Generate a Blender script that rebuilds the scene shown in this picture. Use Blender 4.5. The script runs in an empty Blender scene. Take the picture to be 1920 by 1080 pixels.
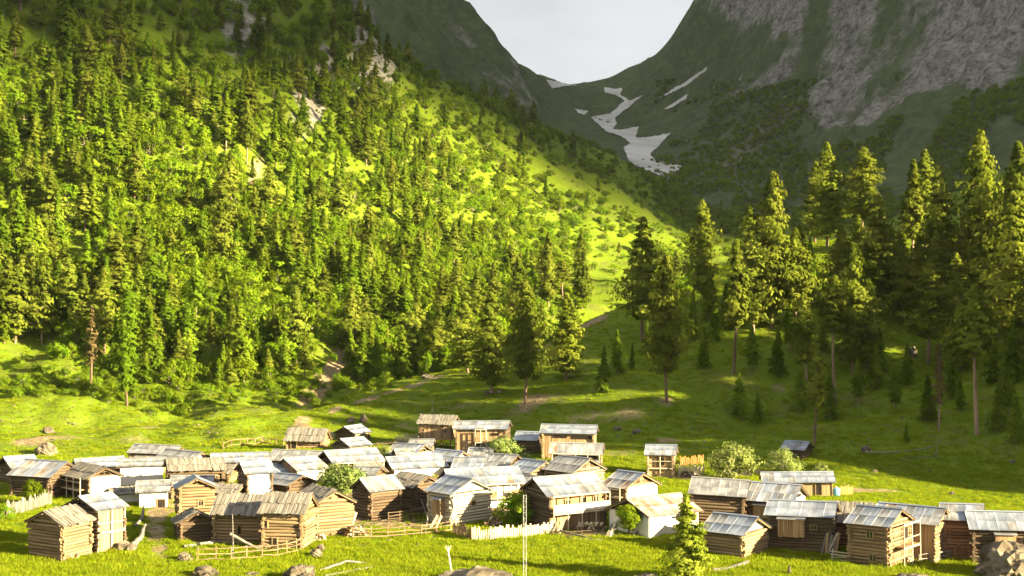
import bpy, bmesh, math, random
import numpy as np
from mathutils import Vector, Matrix, Euler
from mathutils.bvhtree import BVHTree
from mathutils.geometry import delaunay_2d_cdt

R = math.radians
random.seed(11); rng = np.random.default_rng(11)
scene = bpy.context.scene
COL = scene.collection

# ------------------------------------------------------------------ camera
FPX = 2800.0            # focal length in photograph pixels (1920 wide)
CAMZ = 30.6
cam_d = bpy.data.cameras.new('camera'); cam = bpy.data.objects.new('camera', cam_d); COL.objects.link(cam)
cam.location = (0, 0, CAMZ); cam.rotation_euler = (R(90), 0, 0)
cam_d.sensor_width = 36; cam_d.lens = 36*FPX/1920; cam_d.clip_start = 1; cam_d.clip_end = 20000
scene.camera = cam

# ------------------------------------------------------------------ sky, sun, exposure
HAZE = .000013
SUN_EL, SUN_AZ = R(17), R(116)          # azimuth clockwise from +Y: low sun over the right shoulder
SUN = Vector((math.cos(SUN_EL)*math.sin(SUN_AZ), math.cos(SUN_EL)*math.cos(SUN_AZ), math.sin(SUN_EL)))
w = bpy.data.worlds.new('World'); scene.world = w; w.use_nodes = True
nt = w.node_tree; nt.nodes.clear()
def wn(t, **k):
    n = nt.nodes.new(t)
    for a, b in k.items(): setattr(n, a, b)
    return n
sky = wn('ShaderNodeTexSky', sky_type='NISHITA', sun_disc=False, sun_elevation=SUN_EL, sun_rotation=SUN_AZ)
b1 = wn('ShaderNodeBackground'); b1.inputs[1].default_value = 0.05
nt.links.new(sky.outputs[0], b1.inputs[0])
tc = wn('ShaderNodeTexCoord'); ns = wn('ShaderNodeTexNoise'); ns.inputs['Scale'].default_value = 5; ns.inputs['Detail'].default_value = 6
mp = wn('ShaderNodeMapping'); mp.inputs['Scale'].default_value = (1, 1, 2.5)
nt.links.new(tc.outputs['Generated'], mp.inputs[0]); nt.links.new(mp.outputs[0], ns.inputs['Vector'])
rp = wn('ShaderNodeValToRGB'); rp.color_ramp.elements[0].position = .32; rp.color_ramp.elements[1].position = .68
rp.color_ramp.elements[0].color = (.66, .665, .67, 1); rp.color_ramp.elements[1].color = (.9, .9, .9, 1)
nt.links.new(ns.outputs[0], rp.inputs[0])
b2 = wn('ShaderNodeBackground'); b2.inputs[1].default_value = 0.155
nt.links.new(rp.outputs[0], b2.inputs[0])
mx = wn('ShaderNodeMixShader'); mx.inputs[0].default_value = .92
nt.links.new(b1.outputs[0], mx.inputs[1]); nt.links.new(b2.outputs[0], mx.inputs[2])
wo = wn('ShaderNodeOutputWorld'); nt.links.new(mx.outputs[0], wo.inputs[0])
sd = bpy.data.lights.new('sun', 'SUN'); sd.energy = 5.0; sd.angle = R(.5); sd.color = (1, .83, .50)
so = bpy.data.objects.new('sun', sd); COL.objects.link(so); so.rotation_euler = SUN.to_track_quat('Z', 'Y').to_euler()
so.location = (300, 0, 300)
scene.view_settings.view_transform = 'Standard'; scene.view_settings.look = 'None'
scene.view_settings.exposure = 2.65; scene.view_settings.gamma = 1; scene.view_settings.use_curve_mapping = False
scene.render.engine = 'CYCLES'
scene.cycles.use_denoising = True
scene.cycles.max_bounces = 5; scene.cycles.diffuse_bounces = 2; scene.cycles.transmission_bounces = 2
scene.cycles.transparent_max_bounces = 4; scene.cycles.volume_bounces = 0

# ------------------------------------------------------------------ helpers
def setp(o, label=None, cat=None, group=None, kind=None):
    if label: o['label'] = label
    if cat: o['category'] = cat
    if group: o['group'] = group
    if kind: o['kind'] = kind
    return o
def link(name, data, parent=None):
    o = bpy.data.objects.new(name, data); COL.objects.link(o)
    if parent: o.parent = parent
    return o
def mesh_np(name, V, F, mats, mi=None, smooth=False):
    """F: (n,k) int array of k-gons"""
    V = np.asarray(V, np.float32); F = np.asarray(F, np.int32)
    me = bpy.data.meshes.new(name)
    n, k = F.shape
    me.vertices.add(len(V)); me.vertices.foreach_set('co', V.ravel())
    me.loops.add(n*k); me.loops.foreach_set('vertex_index', F.ravel())
    me.polygons.add(n); me.polygons.foreach_set('loop_start', np.arange(0, n*k, k, dtype=np.int32))
    for m in mats: me.materials.append(m)
    if mi is not None: me.polygons.foreach_set('material_index', np.asarray(mi, np.int32))
    if smooth: me.polygons.foreach_set('use_smooth', np.ones(n, bool))
    me.update(calc_edges=True)
    return me
def hash2(ix, iy, s):
    h = (ix.astype(np.int64)*374761393 + iy.astype(np.int64)*668265263 + s*982451653) & 0x7fffffff
    h = ((h ^ (h >> 13))*1274126177) & 0x7fffffff
    return ((h ^ (h >> 16)) & 0xffff)/65535.0
def vnoise(x, y, s=0):
    ix = np.floor(x); iy = np.floor(y); fx = x-ix; fy = y-iy
    fx = fx*fx*fx*(fx*(fx*6-15)+10); fy = fy*fy*fy*(fy*(fy*6-15)+10)
    a = hash2(ix, iy, s); b = hash2(ix+1, iy, s); c = hash2(ix, iy+1, s); d = hash2(ix+1, iy+1, s)
    return (a*(1-fx)+b*fx)*(1-fy) + (c*(1-fx)+d*fx)*fy - .5
def fbm(x, y, f, o=5, s=0, g=.5):
    r = np.zeros_like(x, dtype=float); a = 1.
    for i in range(o):
        r += a*vnoise(x*f+17.3*i, y*f-9.1*i, s+i); f *= 2.03; a *= g
    return r
def ridged(x, y, f, o=5, s=0):
    r = np.zeros_like(x, dtype=float); a = 1.
    for i in range(o):
        r += a*(1-4*np.abs(vnoise(x*f+31.7*i, y*f+5.3*i, s+i))); f *= 2.1; a *= .5
    return r*.5
def sstep(a, b, x):
    t = np.clip((x-a)/(b-a), 0, 1); return t*t*(3-2*t)
def pinpoly(px, py, poly):
    px = np.asarray(px, float); py = np.asarray(py, float); r = np.zeros(px.shape, bool); n = len(poly)
    for i in range(n):
        x1, y1 = poly[i]; x2, y2 = poly[(i+1) % n]
        if y1 == y2: continue
        c = ((y1 > py) != (y2 > py)) & (px < (x2-x1)*(py-y1)/(y2-y1)+x1)
        r ^= c
    return r

# ------------------------------------------------------------------ materials
def material(name, cols, scale=6., detail=5., rough=.85, bump=.0, bscale=None, stretch=(1, 1, 1), rand=0., coord='Object',
             spec=.2, metal=0., trans=0., hue=0., lo=.35, hi=.65, gn=False):
    m = bpy.data.materials.new(name); m.use_nodes = True; t = m.node_tree; N = t.nodes; L = t.links; N.clear()
    tc = N.new('ShaderNodeTexCoord'); mp = N.new('ShaderNodeMapping'); mp.inputs['Scale'].default_value = stretch
    L.new(tc.outputs[coord], mp.inputs[0])
    oi = N.new('ShaderNodeObjectInfo')
    ad = N.new('ShaderNodeVectorMath'); ad.operation = 'MULTIPLY_ADD'
    L.new(oi.outputs['Random'], ad.inputs[0]); ad.inputs[1].default_value = (37, 53, 71); L.new(mp.outputs[0], ad.inputs[2])
    no = N.new('ShaderNodeTexNoise'); no.inputs['Scale'].default_value = scale; no.inputs['Detail'].default_value = detail
    L.new(ad.outputs[0], no.inputs['Vector'])
    rp = N.new('ShaderNodeValToRGB'); cr = rp.color_ramp
    while len(cr.elements) < len(cols): cr.elements.new(.5)
    for i, c in enumerate(cols):
        cr.elements[i].position = lo+(hi-lo)*i/max(1, len(cols)-1); cr.elements[i].color = (*c, 1)
    L.new(no.outputs[0], rp.inputs[0]); col = rp.outputs[0]
    if rand:
        hs = N.new('ShaderNodeHueSaturation'); mr = N.new('ShaderNodeMapRange')
        mr.inputs[3].default_value = 1-rand; mr.inputs[4].default_value = 1+rand
        L.new(oi.outputs['Random'], mr.inputs[0]); L.new(mr.outputs[0], hs.inputs['Value'])
        if hue:
            ml = N.new('ShaderNodeMath'); ml.operation = 'MULTIPLY'; ml.inputs[1].default_value = 7.13; L.new(oi.outputs['Random'], ml.inputs[0])
            fr = N.new('ShaderNodeMath'); fr.operation = 'FRACT'; L.new(ml.outputs[0], fr.inputs[0])
            m2 = N.new('ShaderNodeMapRange'); m2.inputs[3].default_value = .5-hue; m2.inputs[4].default_value = .5+hue
            L.new(fr.outputs[0], m2.inputs[0]); L.new(m2.outputs[0], hs.inputs['Hue'])
        L.new(col, hs.inputs['Color']); col = hs.outputs[0]
    out = N.new('ShaderNodeOutputMaterial')
    if trans:
        df = N.new('ShaderNodeBsdfDiffuse'); tr = N.new('ShaderNodeBsdfTranslucent'); ms = N.new('ShaderNodeMixShader')
        ms.inputs[0].default_value = trans; L.new(col, df.inputs[0]); L.new(col, tr.inputs[0])
        L.new(df.outputs[0], ms.inputs[1]); L.new(tr.outputs[0], ms.inputs[2]); L.new(ms.outputs[0], out.inputs[0])
    else:
        p = N.new('ShaderNodeBsdfPrincipled'); p.inputs['Roughness'].default_value = rough
        p.inputs['Specular IOR Level'].default_value = spec; p.inputs['Metallic'].default_value = metal
        L.new(col, p.inputs['Base Color'])
        if bump:
            n2 = N.new('ShaderNodeTexNoise'); n2.inputs['Scale'].default_value = bscale or scale*4; n2.inputs['Detail'].default_value = 6
            L.new(ad.outputs[0], n2.inputs['Vector'])
            bp = N.new('ShaderNodeBump'); bp.inputs['Strength'].default_value = bump; bp.inputs['Distance'].default_value = .1
            L.new(n2.outputs[0], bp.inputs['Height']); L.new(bp.outputs[0], p.inputs['Normal'])
        L.new(p.outputs[0], out.inputs[0])
    return m

def ground_material(name, far):
    m = bpy.data.materials.new(name); m.use_nodes = True; t = m.node_tree; N = t.nodes; L = t.links; N.clear()
    tc = N.new('ShaderNodeTexCoord')
    def noise(s, d=6, stretch=None):
        n = N.new('ShaderNodeTexNoise'); n.inputs['Scale'].default_value = s; n.inputs['Detail'].default_value = d; n.inputs['Roughness'].default_value = .62
        if stretch:
            mp = N.new('ShaderNodeMapping'); mp.inputs['Scale'].default_value = stretch; L.new(tc.outputs['Object'], mp.inputs[0]); L.new(mp.outputs[0], n.inputs['Vector'])
        else: L.new(tc.outputs['Object'], n.inputs['Vector'])
        return n.outputs[0]
    def ramp(src, els):
        r = N.new('ShaderNodeValToRGB'); cr = r.color_ramp
        while len(cr.elements) < len(els): cr.elements.new(.5)
        for e, (p, c) in zip(cr.elements, els): e.position = p; e.color = (*c, 1)
        L.new(src, r.inputs[0]); return r.outputs[0]
    def mix(f, a, b):
        x = N.new('ShaderNodeMix'); x.data_type = 'RGBA'; L.new(f, x.inputs[0]); L.new(a, x.inputs[6]); L.new(b, x.inputs[7]); return x.outputs[2]
    def mask(attr, nz, amt, lo, hi):
        a = N.new('ShaderNodeAttribute'); a.attribute_name = attr
        s = N.new('ShaderNodeMath'); s.operation = 'MULTIPLY_ADD'; L.new(nz, s.inputs[0]); s.inputs[1].default_value = amt; L.new(a.outputs['Fac'], s.inputs[2])
        r = N.new('ShaderNodeMapRange'); r.inputs[1].default_value = lo+amt*.5; r.inputs[2].default_value = hi+amt*.5; L.new(s.outputs[0], r.inputs[0]); return r.outputs[0]
    if far:
        g = mix(noise(.02), ramp(noise(.05, 8), [(.35, (.046, .074, .028)), (.55, (.080, .116, .042)), (.7, (.125, .158, .06))]),
                ramp(noise(.12, 8), [(.35, (.042, .062, .030)), (.7, (.14, .15, .08))]))
        rk = mix(noise(.035, 6), ramp(noise(.07, 14), [(.40, (.062, .060, .048)), (.48, (.175, .165, .14)), (.60, (.34, .32, .28))]), ramp(noise(.22, 12), [(.42, (.07, .066, .055)), (.47, (.19, .178, .15)), (.6, (.31, .29, .25))]))
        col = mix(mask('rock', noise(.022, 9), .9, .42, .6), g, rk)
        col = mix(mask('dirt', noise(.03, 8), .6, .4, .6), col, ramp(noise(.08, 8), [(.3, (.12, .12, .075)), (.7, (.20, .19, .13))]))
        hb, dist = noise(.22, 12), 5.
    else:
        g = mix(noise(.05), ramp(noise(.35, 8), [(.32, (.065, .118, .005)), (.5, (.112, .175, .008)), (.68, (.17, .215, .016))]),
                ramp(noise(1.6, 6), [(.3, (.085, .14, .005)), (.7, (.165, .20, .016))]))
        g = mix(ramp(noise(.11, 9), [(.50, (0, 0, 0)), (.66, (.62, .62, .62))]), g, ramp(noise(.9, 6), [(.35, (.075, .085, .018)), (.65, (.165, .15, .045))]))
        dr = ramp(noise(.8, 8), [(.3, (.15, .105, .055)), (.5, (.24, .18, .10)), (.7, (.33, .27, .17))])
        col = mix(mask('dirt', noise(.5, 8), .8, .30, .55), g, dr)
        rk = ramp(noise(.3, 10), [(.3, (.13, .12, .09)), (.55, (.30, .28, .23)), (.7, (.42, .40, .33))])
        col = mix(mask('rock', noise(.1, 9), .9, .4, .55), col, rk)
        hb, dist = noise(1.2, 8), .5
    p = N.new('ShaderNodeBsdfPrincipled'); p.inputs['Roughness'].default_value = .95; p.inputs['Specular IOR Level'].default_value = .05
    L.new(col, p.inputs['Base Color'])
    bp = N.new('ShaderNodeBump'); bp.inputs['Strength'].default_value = .7; bp.inputs['Distance'].default_value = dist
    L.new(hb, bp.inputs['Height']); L.new(bp.outputs[0], p.inputs['Normal'])
    o = N.new('ShaderNodeOutputMaterial'); L.new(p.outputs[0], o.inputs[0])
    return m
# ------------------------------------------------------------------ terrain: one sheet through surveyed points
def sv(px, py, Y): return ((px-960)/FPX*Y, Y, CAMZ+(540-py)/FPX*Y)
CTRL = []
for Y in (60, 110, 160, 200, 240, 275):                       # valley floor
    for x in (-260, -150, -90, -45, 0, 45, 90, 150):
        if Y > 215 and x > 60: continue
        CTRL.append((x, Y, .03*(Y-175)))
for x, y, z in ((-400, 60, 5), (-400, 200, 25), (300, 60, 1), (300, 130, 2), (500, 60, 4), (500, 110, 10), (-300, 300, 8), (-180, 310, 4)):
    CTRL.append((x, y, z))
# spur on the right: foot, crest, saddle behind
for p in ((1300, 905, 226), (1500, 905, 228), (1700, 905, 230), (1900, 900, 230),
          (560, 778, 303), (700, 744, 325), (800, 708, 340), (900, 688, 350), (1000, 660, 360), (1100, 607, 370), (1190, 572, 380),
          (1300, 522, 388), (1420, 478, 392), (1540, 455, 392), (1650, 447, 392), (1745, 442, 392), (1900, 440, 392),
          (1000, 800, 282), (1200, 800, 268), (1250, 750, 282), (1500, 800, 262), (1800, 800, 258), (1500, 650, 308), (1800, 650, 303), (1250, 650, 325)):
    CTRL.append(sv(*p))
CTRL += [(128, 206, 5), (150, 173, 4), (200, 147, 4), (250, 121, 4), (310, 92, 6), (380, 70, 10), (140, 221, 27), (160, 194, 39), (205, 173, 42), (255, 150, 48), (312, 124, 54), (380, 104, 60), (112, 190, 1), (132, 158, 1), (180, 124, 1),  # unseen shoulder right of the view, raised so its shade covers the spur
         (150, 250, 38), (160, 300, 46), (190, 295, 53), (185, 350, 54), (190, 430, 58), (230, 250, 56), (300, 230, 64), (300, 330, 80), (300, 450, 92), (460, 200, 105), (460, 330, 125), (460, 520, 140),
         (-12, 398, 9), (8, 425, 13), (32, 455, 17), (55, 520, 24), (80, 620, 35), (112, 740, 49), (150, 880, 62), (70, 430, 27), (120, 470, 36), (170, 600, 42), (240, 700, 56), (200, 880, 66), (300, 850, 85)]
# forested hillside: foot, face, crest, back
for p in ((-150, 742, 322), (0, 748, 328), (150, 752, 331), (300, 756, 334), (450, 750, 338), (560, 742, 345), (680, 722, 362), (790, 708, 385),
          (0, 600, 368), (0, 400, 425), (0, 200, 470), (0, 0, 520), (300, 600, 372), (300, 400, 435), (300, 200, 495), (300, 0, 560),
          (600, 600, 400), (600, 400, 485), (600, 200, 560), (800, 600, 430), (800, 400, 545), (800, 250, 660), (1000, 560, 510), (1000, 450, 610), (1000, 330, 730),
          (1130, 500, 600), (1180, 420, 730), (1200, 370, 840), (1280, 420, 800),
          (300, -120, 610), (450, -80, 640), (600, -5, 660), (680, 55, 680), (740, 145, 700), (830, 188, 740), (940, 222, 790), (1060, 277, 850), (1180, 314, 900), (1290, 380, 950), (1420, 442, 990)):
    CTRL.append(sv(*p))
CTRL += [(-250, 330, 12), (-330, 420, 70), (-330, 560, 150), (-200, 620, 185), (-120, 780, 160), (-60, 900, 145), (30, 1000, 110), (110, 1060, 80), (-330, 800, 200), (-350, 1100, 240)]
# far valley: gully with the snow, left mountain, right mountain
for p in ((1270, 342, 1250), (1235, 300, 1450), (1190, 262, 1700), (1125, 225, 2050), (1170, 185, 2350), (1085, 164, 2600),
          (1360, 405, 1120), (1500, 415, 1050),
          (620, -90, 1500), (880, 55, 1800), (940, 108, 1950), (985, 130, 2150), (1030, 160, 2450), (950, 190, 1650), (1100, 255, 1600), (1000, 230, 1500),
          (1302, 22, 2350), (1256, 76, 2430), (1240, 97, 2470), (1184, 130, 2540), (1138, 158, 2590), (1103, 169, 2610), (974, 122, 2080), (1013, 158, 2350), (1420, -220, 2150), (1700, -560, 1850), (2000, -800, 1650),
          (1330, 120, 2050), (1400, 250, 1600), (1350, 330, 1330), (1500, 120, 1700), (1500, 260, 1400), (1640, 250, 1260), (1780, 180, 1250), (1800, 330, 1090), (1920, 250, 1120), (1920, 50, 1330), (1700, 0, 1560),
          (1920, 380, 1000), (1650, 400, 1030), (2200, 300, 900), (2200, 0, 1150), (2500, -200, 1100)):
    CTRL.append(sv(*p))
CTRL += [(-500, 1500, 330), (-500, 2000, 520), (-100, 2200, 330), (0, 2900, 330), (120, 3100, 330), (500, 2900, 520), (900, 2400, 800), (-100, 2700, 330), (150, 2850, 340)]
CP = np.array(CTRL); S = 1000.
A = CP[:, :2]/S
def tk(d2): return np.where(d2 > 0, d2*np.log(d2+1e-20), 0)
d2 = ((A[:, None]-A[None])**2).sum(-1); n = len(A)
M = np.zeros((n+3, n+3)); M[:n, :n] = tk(d2)+np.eye(n)*2e-6; M[:n, n] = 1; M[:n, n+1:] = A; M[n, :n] = 1; M[n+1:, :n] = A.T
Wt = np.linalg.solve(M, np.r_[CP[:, 2], 0, 0, 0])
RM0 = .45
def height(x, y):
    x = np.asarray(x, float); y = np.asarray(y, float); sh = x.shape; q = np.c_[x.ravel(), y.ravel()]/S
    z = np.empty(len(q))
    for i in range(0, len(q), 20000):
        b = q[i:i+20000]; z[i:i+20000] = tk(((b[:, None]-A[None])**2).sum(-1))@Wt[:n]+Wt[n]+b@Wt[n+1:]
    z = z.reshape(sh)
    hill = sstep(290, 380, y); far = sstep(1000, 1400, y); right = sstep(30, 130, x)*sstep(225, 270, y)
    z += fbm(x, y, .25, 3, 1)*.22 + fbm(x, y, .06, 3, 2)*.7*sstep(225, 270, y)
    z += (fbm(x, y*.8, .07, 3, 13)*4.6)*sstep(255, 290, y)*(1-sstep(335, 390, y))*(1-sstep(-50, -5, x)) + fbm(x*.35, y, .11, 3, 14)*1.3*sstep(225, 262, y)*(1-sstep(340, 400, y))
    z += hill*(1-far)*(fbm(x, y, .02, 4, 3)*9*sstep(340, 480, y))
    gl = 1-.92*sstep(.0, 1., np.exp(-((x-gully_x(y))/130)**2))
    z += far*(ridged(x*1.0+y*.35, y*.45-x*.2, .0052, 6, 7)-RM0)*58*sstep(1050, 1500, y)*gl
    z += far*gl*(fbm(x, y, .02, 5, 9)*20 + (ridged(x*1.2-y*.4, y*.6+x*.3, .021, 5, 33)-.2)*20*sstep(.5, .9, fbm(x, y, .004, 2, 50)+.75))
    z += far*gl*(ridged(x-y*.3, y*.8+x*.2, .05, 4, 55)-.2)*9*sstep(.45, .8, fbm(x, y, .006, 2, 57)+.6)
    z += .6*ridged(x, y, .03, 4, 5)*right
    return z
GX = np.array([[900, 150], [1120, 160], [1250, 138], [1450, 142], [1700, 140], [2050, 121], [2350, 176], [2600, 116], [3500, 116]])
def gully_x(y): return np.interp(y, GX[:, 0], GX[:, 1])
NR, NC = 740, 460
ys = np.r_[np.linspace(70, 340, 200), np.geomspace(341, 3400, NR-200)]
ts = np.linspace(-.62, .80, NC)
YY, TT = np.meshgrid(ys, ts, indexing='ij'); XX = TT*(YY+160)
ZZ = height(XX, YY)
PX = 960+XX/YY*FPX; PY = 540-(ZZ-CAMZ)/YY*FPX
GV = np.c_[XX.ravel(), YY.ravel(), ZZ.ravel()]
ii = np.arange(NR*NC).reshape(NR, NC)
GF = np.stack([ii[:-1, :-1], ii[:-1, 1:], ii[1:, 1:], ii[1:, :-1]], -1).reshape(-1, 4)
BVH = BVHTree.FromPolygons(GV.tolist(), GF.tolist())
def hit(px, py, far=6000):
    d = Vector(((px-960)/FPX, 1, (540-py)/FPX)); h = BVH.ray_cast(Vector((0, 0, CAMZ)), d.normalized(), far)
    return h[0]
def gz(x, y):
    h = BVH.ray_cast(Vector((x, y, 2000)), Vector((0, 0, -1)), 4000)
    return h[0].z if h[0] else float(height(np.array([x]), np.array([y]))[0])
# worn earth, scree and bare rock: true colours of the surface, kept as vertex attributes
dirt = np.zeros(NR*NC); rock = np.zeros(NR*NC)
def blob(px, py, rx, ry, amt, arr):
    h = hit(px, py)
    if h is None: return
    s = h.y/FPX; ax = rx*s; ay = ry*s*max(3., h.y/45.)
    d = ((GV[:, 0]-h.x)/ax)**2+((GV[:, 1]-h.y)/ay)**2
    arr += amt*np.exp(-d)
def trail(pts, wpx, amt):
    for (x1, y1), (x2, y2) in zip(pts[:-1], pts[1:]):
        k = max(2, int(math.hypot(x2-x1, y2-y1)/max(2, wpx*.8)))
        for i in range(k):
            f = i/k; blob(x1+(x2-x1)*f, y1+(y2-y1)*f, wpx, wpx*.45, amt, dirt)
trail([(300, 1045), (296, 1010), (292, 985), (300, 960), (310, 945)], 22, .7)
trail([(560, 800), (575, 770), (565, 745)], 16, .6); trail([(600, 725), (615, 705), (630, 685), (640, 672)], 14, .9)
trail([(985, 672), (1040, 640), (1090, 612), (1140, 592)], 7, .6)
trail([(620, 770), (700, 745), (780, 722), (840, 700)], 6, .35)
for b in ((600, 815, 60, 12, .5), (980, 770, 50, 8, .42), (1090, 785, 60, 9, .42), (1180, 778, 50, 8, .5), (1250, 825, 30, 8, .6), (1000, 745, 25, 6, .5), (1250, 752, 22, 5, .6), (700, 975, 60, 14, .7),
          (780, 985, 60, 12, .7), (1110, 1000, 70, 8, .7), (1290, 895, 60, 8, .7), (1400, 885, 60, 10, .6), (1620, 920, 90, 5, .8), (420, 1015, 70, 10, .7), (160, 1040, 40, 8, .4), (1480, 1040, 80, 5, .4), (1700, 1060, 40, 5, .4),
          (60, 825, 50, 14, .6), (150, 822, 50, 12, .4), (260, 825, 50, 12, .4), (300, 800, 60, 8, .4), (470, 860, 90, 12, .5), (650, 875, 140, 24, .7), (850, 885, 160, 26, .8), (1000, 905, 120, 34, .8), (200, 915, 140, 24, .7), (400, 925, 130, 24, .7), (560, 930, 120, 24, .7), (720, 940, 100, 24, .7), (900, 950, 100, 24, .7), (1060, 960, 90, 24, .6), (1480, 1000, 100, 14, .5), (1780, 1020, 100, 14, .5), (1050, 740, 40, 6, .35), (880, 760, 60, 10, .4), (1300, 800, 50, 8, .35), (1640, 820, 50, 8, .3), (760, 800, 60, 10, .4), (1160, 850, 60, 10, .4),
          (150, 470, 20, 40, .35), (480, 320, 18, 10, .6), (565, 380, 14, 10, .4), (1460, 730, 20, 5, .5), (1530, 800, 26, 5, .4), (700, 630, 6, 8, 1.)):
    blob(*b, dirt)
for b in ((1835, 700, 12, 8, .0), (640, 15, 40, 22, .85), (690, 70, 28, 18, .9), (725, 105, 16, 14, 1.), (590, 150, 26, 20, .9), (440, 15, 22, 14, .6), (470, 60, 24, 14, .65), (610, 175, 12, 14, .6)):
    blob(*b, rock)
# far faces: grey cliffs
pxf, pyf, yf = PX.ravel(), PY.ravel(), GV[:, 1]
farm = yf > 1000
sl = np.hypot(*np.gradient(ZZ)[::-1]).ravel()*0
gy = np.gradient(ZZ, axis=0)/np.gradient(YY, axis=0); gx = np.gradient(ZZ, axis=1)/np.gradient(XX, axis=1)
slope = np.hypot(gx, gy).ravel()
cl = [(1280, -60), (1440, -60), (1700, -60), (1990, -60), (1990, 150), (1900, 190), (1820, 160), (1740, 190), (1690, 195), (1625, 245), (1560, 240), (1530, 205), (1470, 170), (1400, 200), (1400, 150), (1470, 120), (1500, 60), (1400, 30)]
soft = np.zeros(len(GV)); gj = np.random.default_rng(3)
for q in range(14):
    jx = fbm(GV[:, 0], GV[:, 1], .012, 4, 60)*60+gj.normal(0, 12); jy = fbm(GV[:, 0], GV[:, 1], .012, 4, 70)*60+gj.normal(0, 12)
    soft += pinpoly(pxf+jx, pyf+jy, cl)/14
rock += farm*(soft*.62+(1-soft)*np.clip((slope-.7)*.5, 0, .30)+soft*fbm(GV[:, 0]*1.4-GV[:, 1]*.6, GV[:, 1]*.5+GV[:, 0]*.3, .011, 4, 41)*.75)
left_far = farm & (pxf < 1080); rock += left_far*np.clip(fbm(GV[:, 0], GV[:, 1]*.4, .012, 5, 45), 0, 1)*.6  # extra bare rock on the far left mountain
dirt[farm & pinpoly(pxf, pyf, [(1300, 330), (1400, 250), (1480, 170), (1530, 190), (1440, 260), (1380, 330)])] += .55
GVERT = GV
matG = ground_material('grassy_ground', False); matM = ground_material('mountain_slope', True)
def subsheet(name, rows, cols, m):
    r0, r1 = rows; c0, c1 = cols
    idx = ii[r0:r1+1, c0:c1+1]; nr, nc = idx.shape; k = np.arange(nr*nc).reshape(nr, nc)
    F = np.stack([k[:-1, :-1], k[:-1, 1:], k[1:, 1:], k[1:, :-1]], -1).reshape(-1, 4)
    me = mesh_np(name, GV[idx.ravel()], F, [m], smooth=True)
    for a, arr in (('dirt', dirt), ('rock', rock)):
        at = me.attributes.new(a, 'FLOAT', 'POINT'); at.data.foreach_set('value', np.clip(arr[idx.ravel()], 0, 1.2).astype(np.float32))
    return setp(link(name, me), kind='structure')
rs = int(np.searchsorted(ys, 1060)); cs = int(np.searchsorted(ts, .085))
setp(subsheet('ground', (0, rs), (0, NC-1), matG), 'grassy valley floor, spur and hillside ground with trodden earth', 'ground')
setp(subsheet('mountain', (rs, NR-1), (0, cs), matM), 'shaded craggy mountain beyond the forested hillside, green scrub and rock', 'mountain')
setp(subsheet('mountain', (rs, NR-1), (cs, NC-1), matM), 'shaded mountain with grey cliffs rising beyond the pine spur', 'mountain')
# ------------------------------------------------------------------ plants
mBark = material('bark', [(.10, .065, .04), (.20, .13, .085), (.30, .21, .14)], scale=9, bump=.6, stretch=(3, 3, .4), rand=.25)
mBarkPale = material('pale_bark', [(.20, .16, .11), (.38, .33, .26)], scale=12, bump=.4, stretch=(2, 2, .5), rand=.2)
mPine = material('pine_needles', [(.078, .108, .010), (.14, .172, .018), (.205, .230, .030)], scale=3.5, detail=4, trans=.38, rand=.2, hue=.006)
mSpruce = material('spruce_needles', [(.068, .120, .006), (.118, .180, .011), (.175, .23, .018)], scale=3, detail=4, trans=.42, rand=.3, hue=.008)
mLeaf = material('leaves', [(.088, .162, .006), (.150, .228, .010), (.21, .275, .018)], scale=3, detail=4, trans=.46, rand=.26, hue=.012)
mWillow = material('willow_leaves', [(.14, .19, .04), (.23, .28, .07), (.33, .36, .13)], scale=4, detail=4, trans=.38, rand=.15, hue=.02)
mDead = material('dead_needles', [(.10, .075, .03), (.17, .125, .05)], scale=5, trans=.2, rand=.2)
mYoung = material('young_spruce_needles', [(.11, .15, .012), (.19, .235, .022), (.28, .32, .04)], scale=3, detail=4, trans=.42, rand=.1)
mGrass = material('grass_blades', [(.15, .22, .006), (.22, .28, .010), (.30, .33, .022)], scale=.4, detail=4, trans=.45, rand=.2, hue=.01)

def quads(P, Nn, size, g, asp=1.5):
    n = len(P); Nn = Nn/np.linalg.norm(Nn, axis=1, keepdims=True)
    r = g.normal(size=(n, 3)); u = np.cross(Nn, r); u /= np.linalg.norm(u, axis=1, keepdims=True)+1e-9; v = np.cross(Nn, u)
    s = (np.asarray(size)*g.uniform(.6, 1.3, n))[:, None]
    V = np.stack([P-u*s*asp*.5, P-v*s*.5+u*s*.1, P+u*s*asp*.5, P+v*s*.5+u*s*.1], 1).reshape(-1, 3)
    return V, np.arange(4*n).reshape(n, 4)
def tube(path, radii, k=6):
    path = np.asarray(path, float); V = []; F = []
    for i, (p, r) in enumerate(zip(path, radii)):
        d = path[min(i+1, len(path)-1)]-path[max(i-1, 0)]; d /= np.linalg.norm(d)+1e-9
        a = np.cross(d, (0.3, 1, .1)); a /= np.linalg.norm(a)+1e-9; b = np.cross(d, a)
        for j in range(k):
            t = 2*math.pi*j/k; V.append(p+r*(math.cos(t)*a+math.sin(t)*b))
    for i in range(len(path)-1):
        for j in range(k):
            F.append((i*k+j, i*k+(j+1) % k, (i+1)*k+(j+1) % k, (i+1)*k+j))
    return np.array(V), np.array(F)
def join(parts):
    V = []; F = []; o = 0
    for v, f in parts: V.append(v); F.append(f+o); o += len(v)
    return np.concatenate(V), np.concatenate(F)
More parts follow.
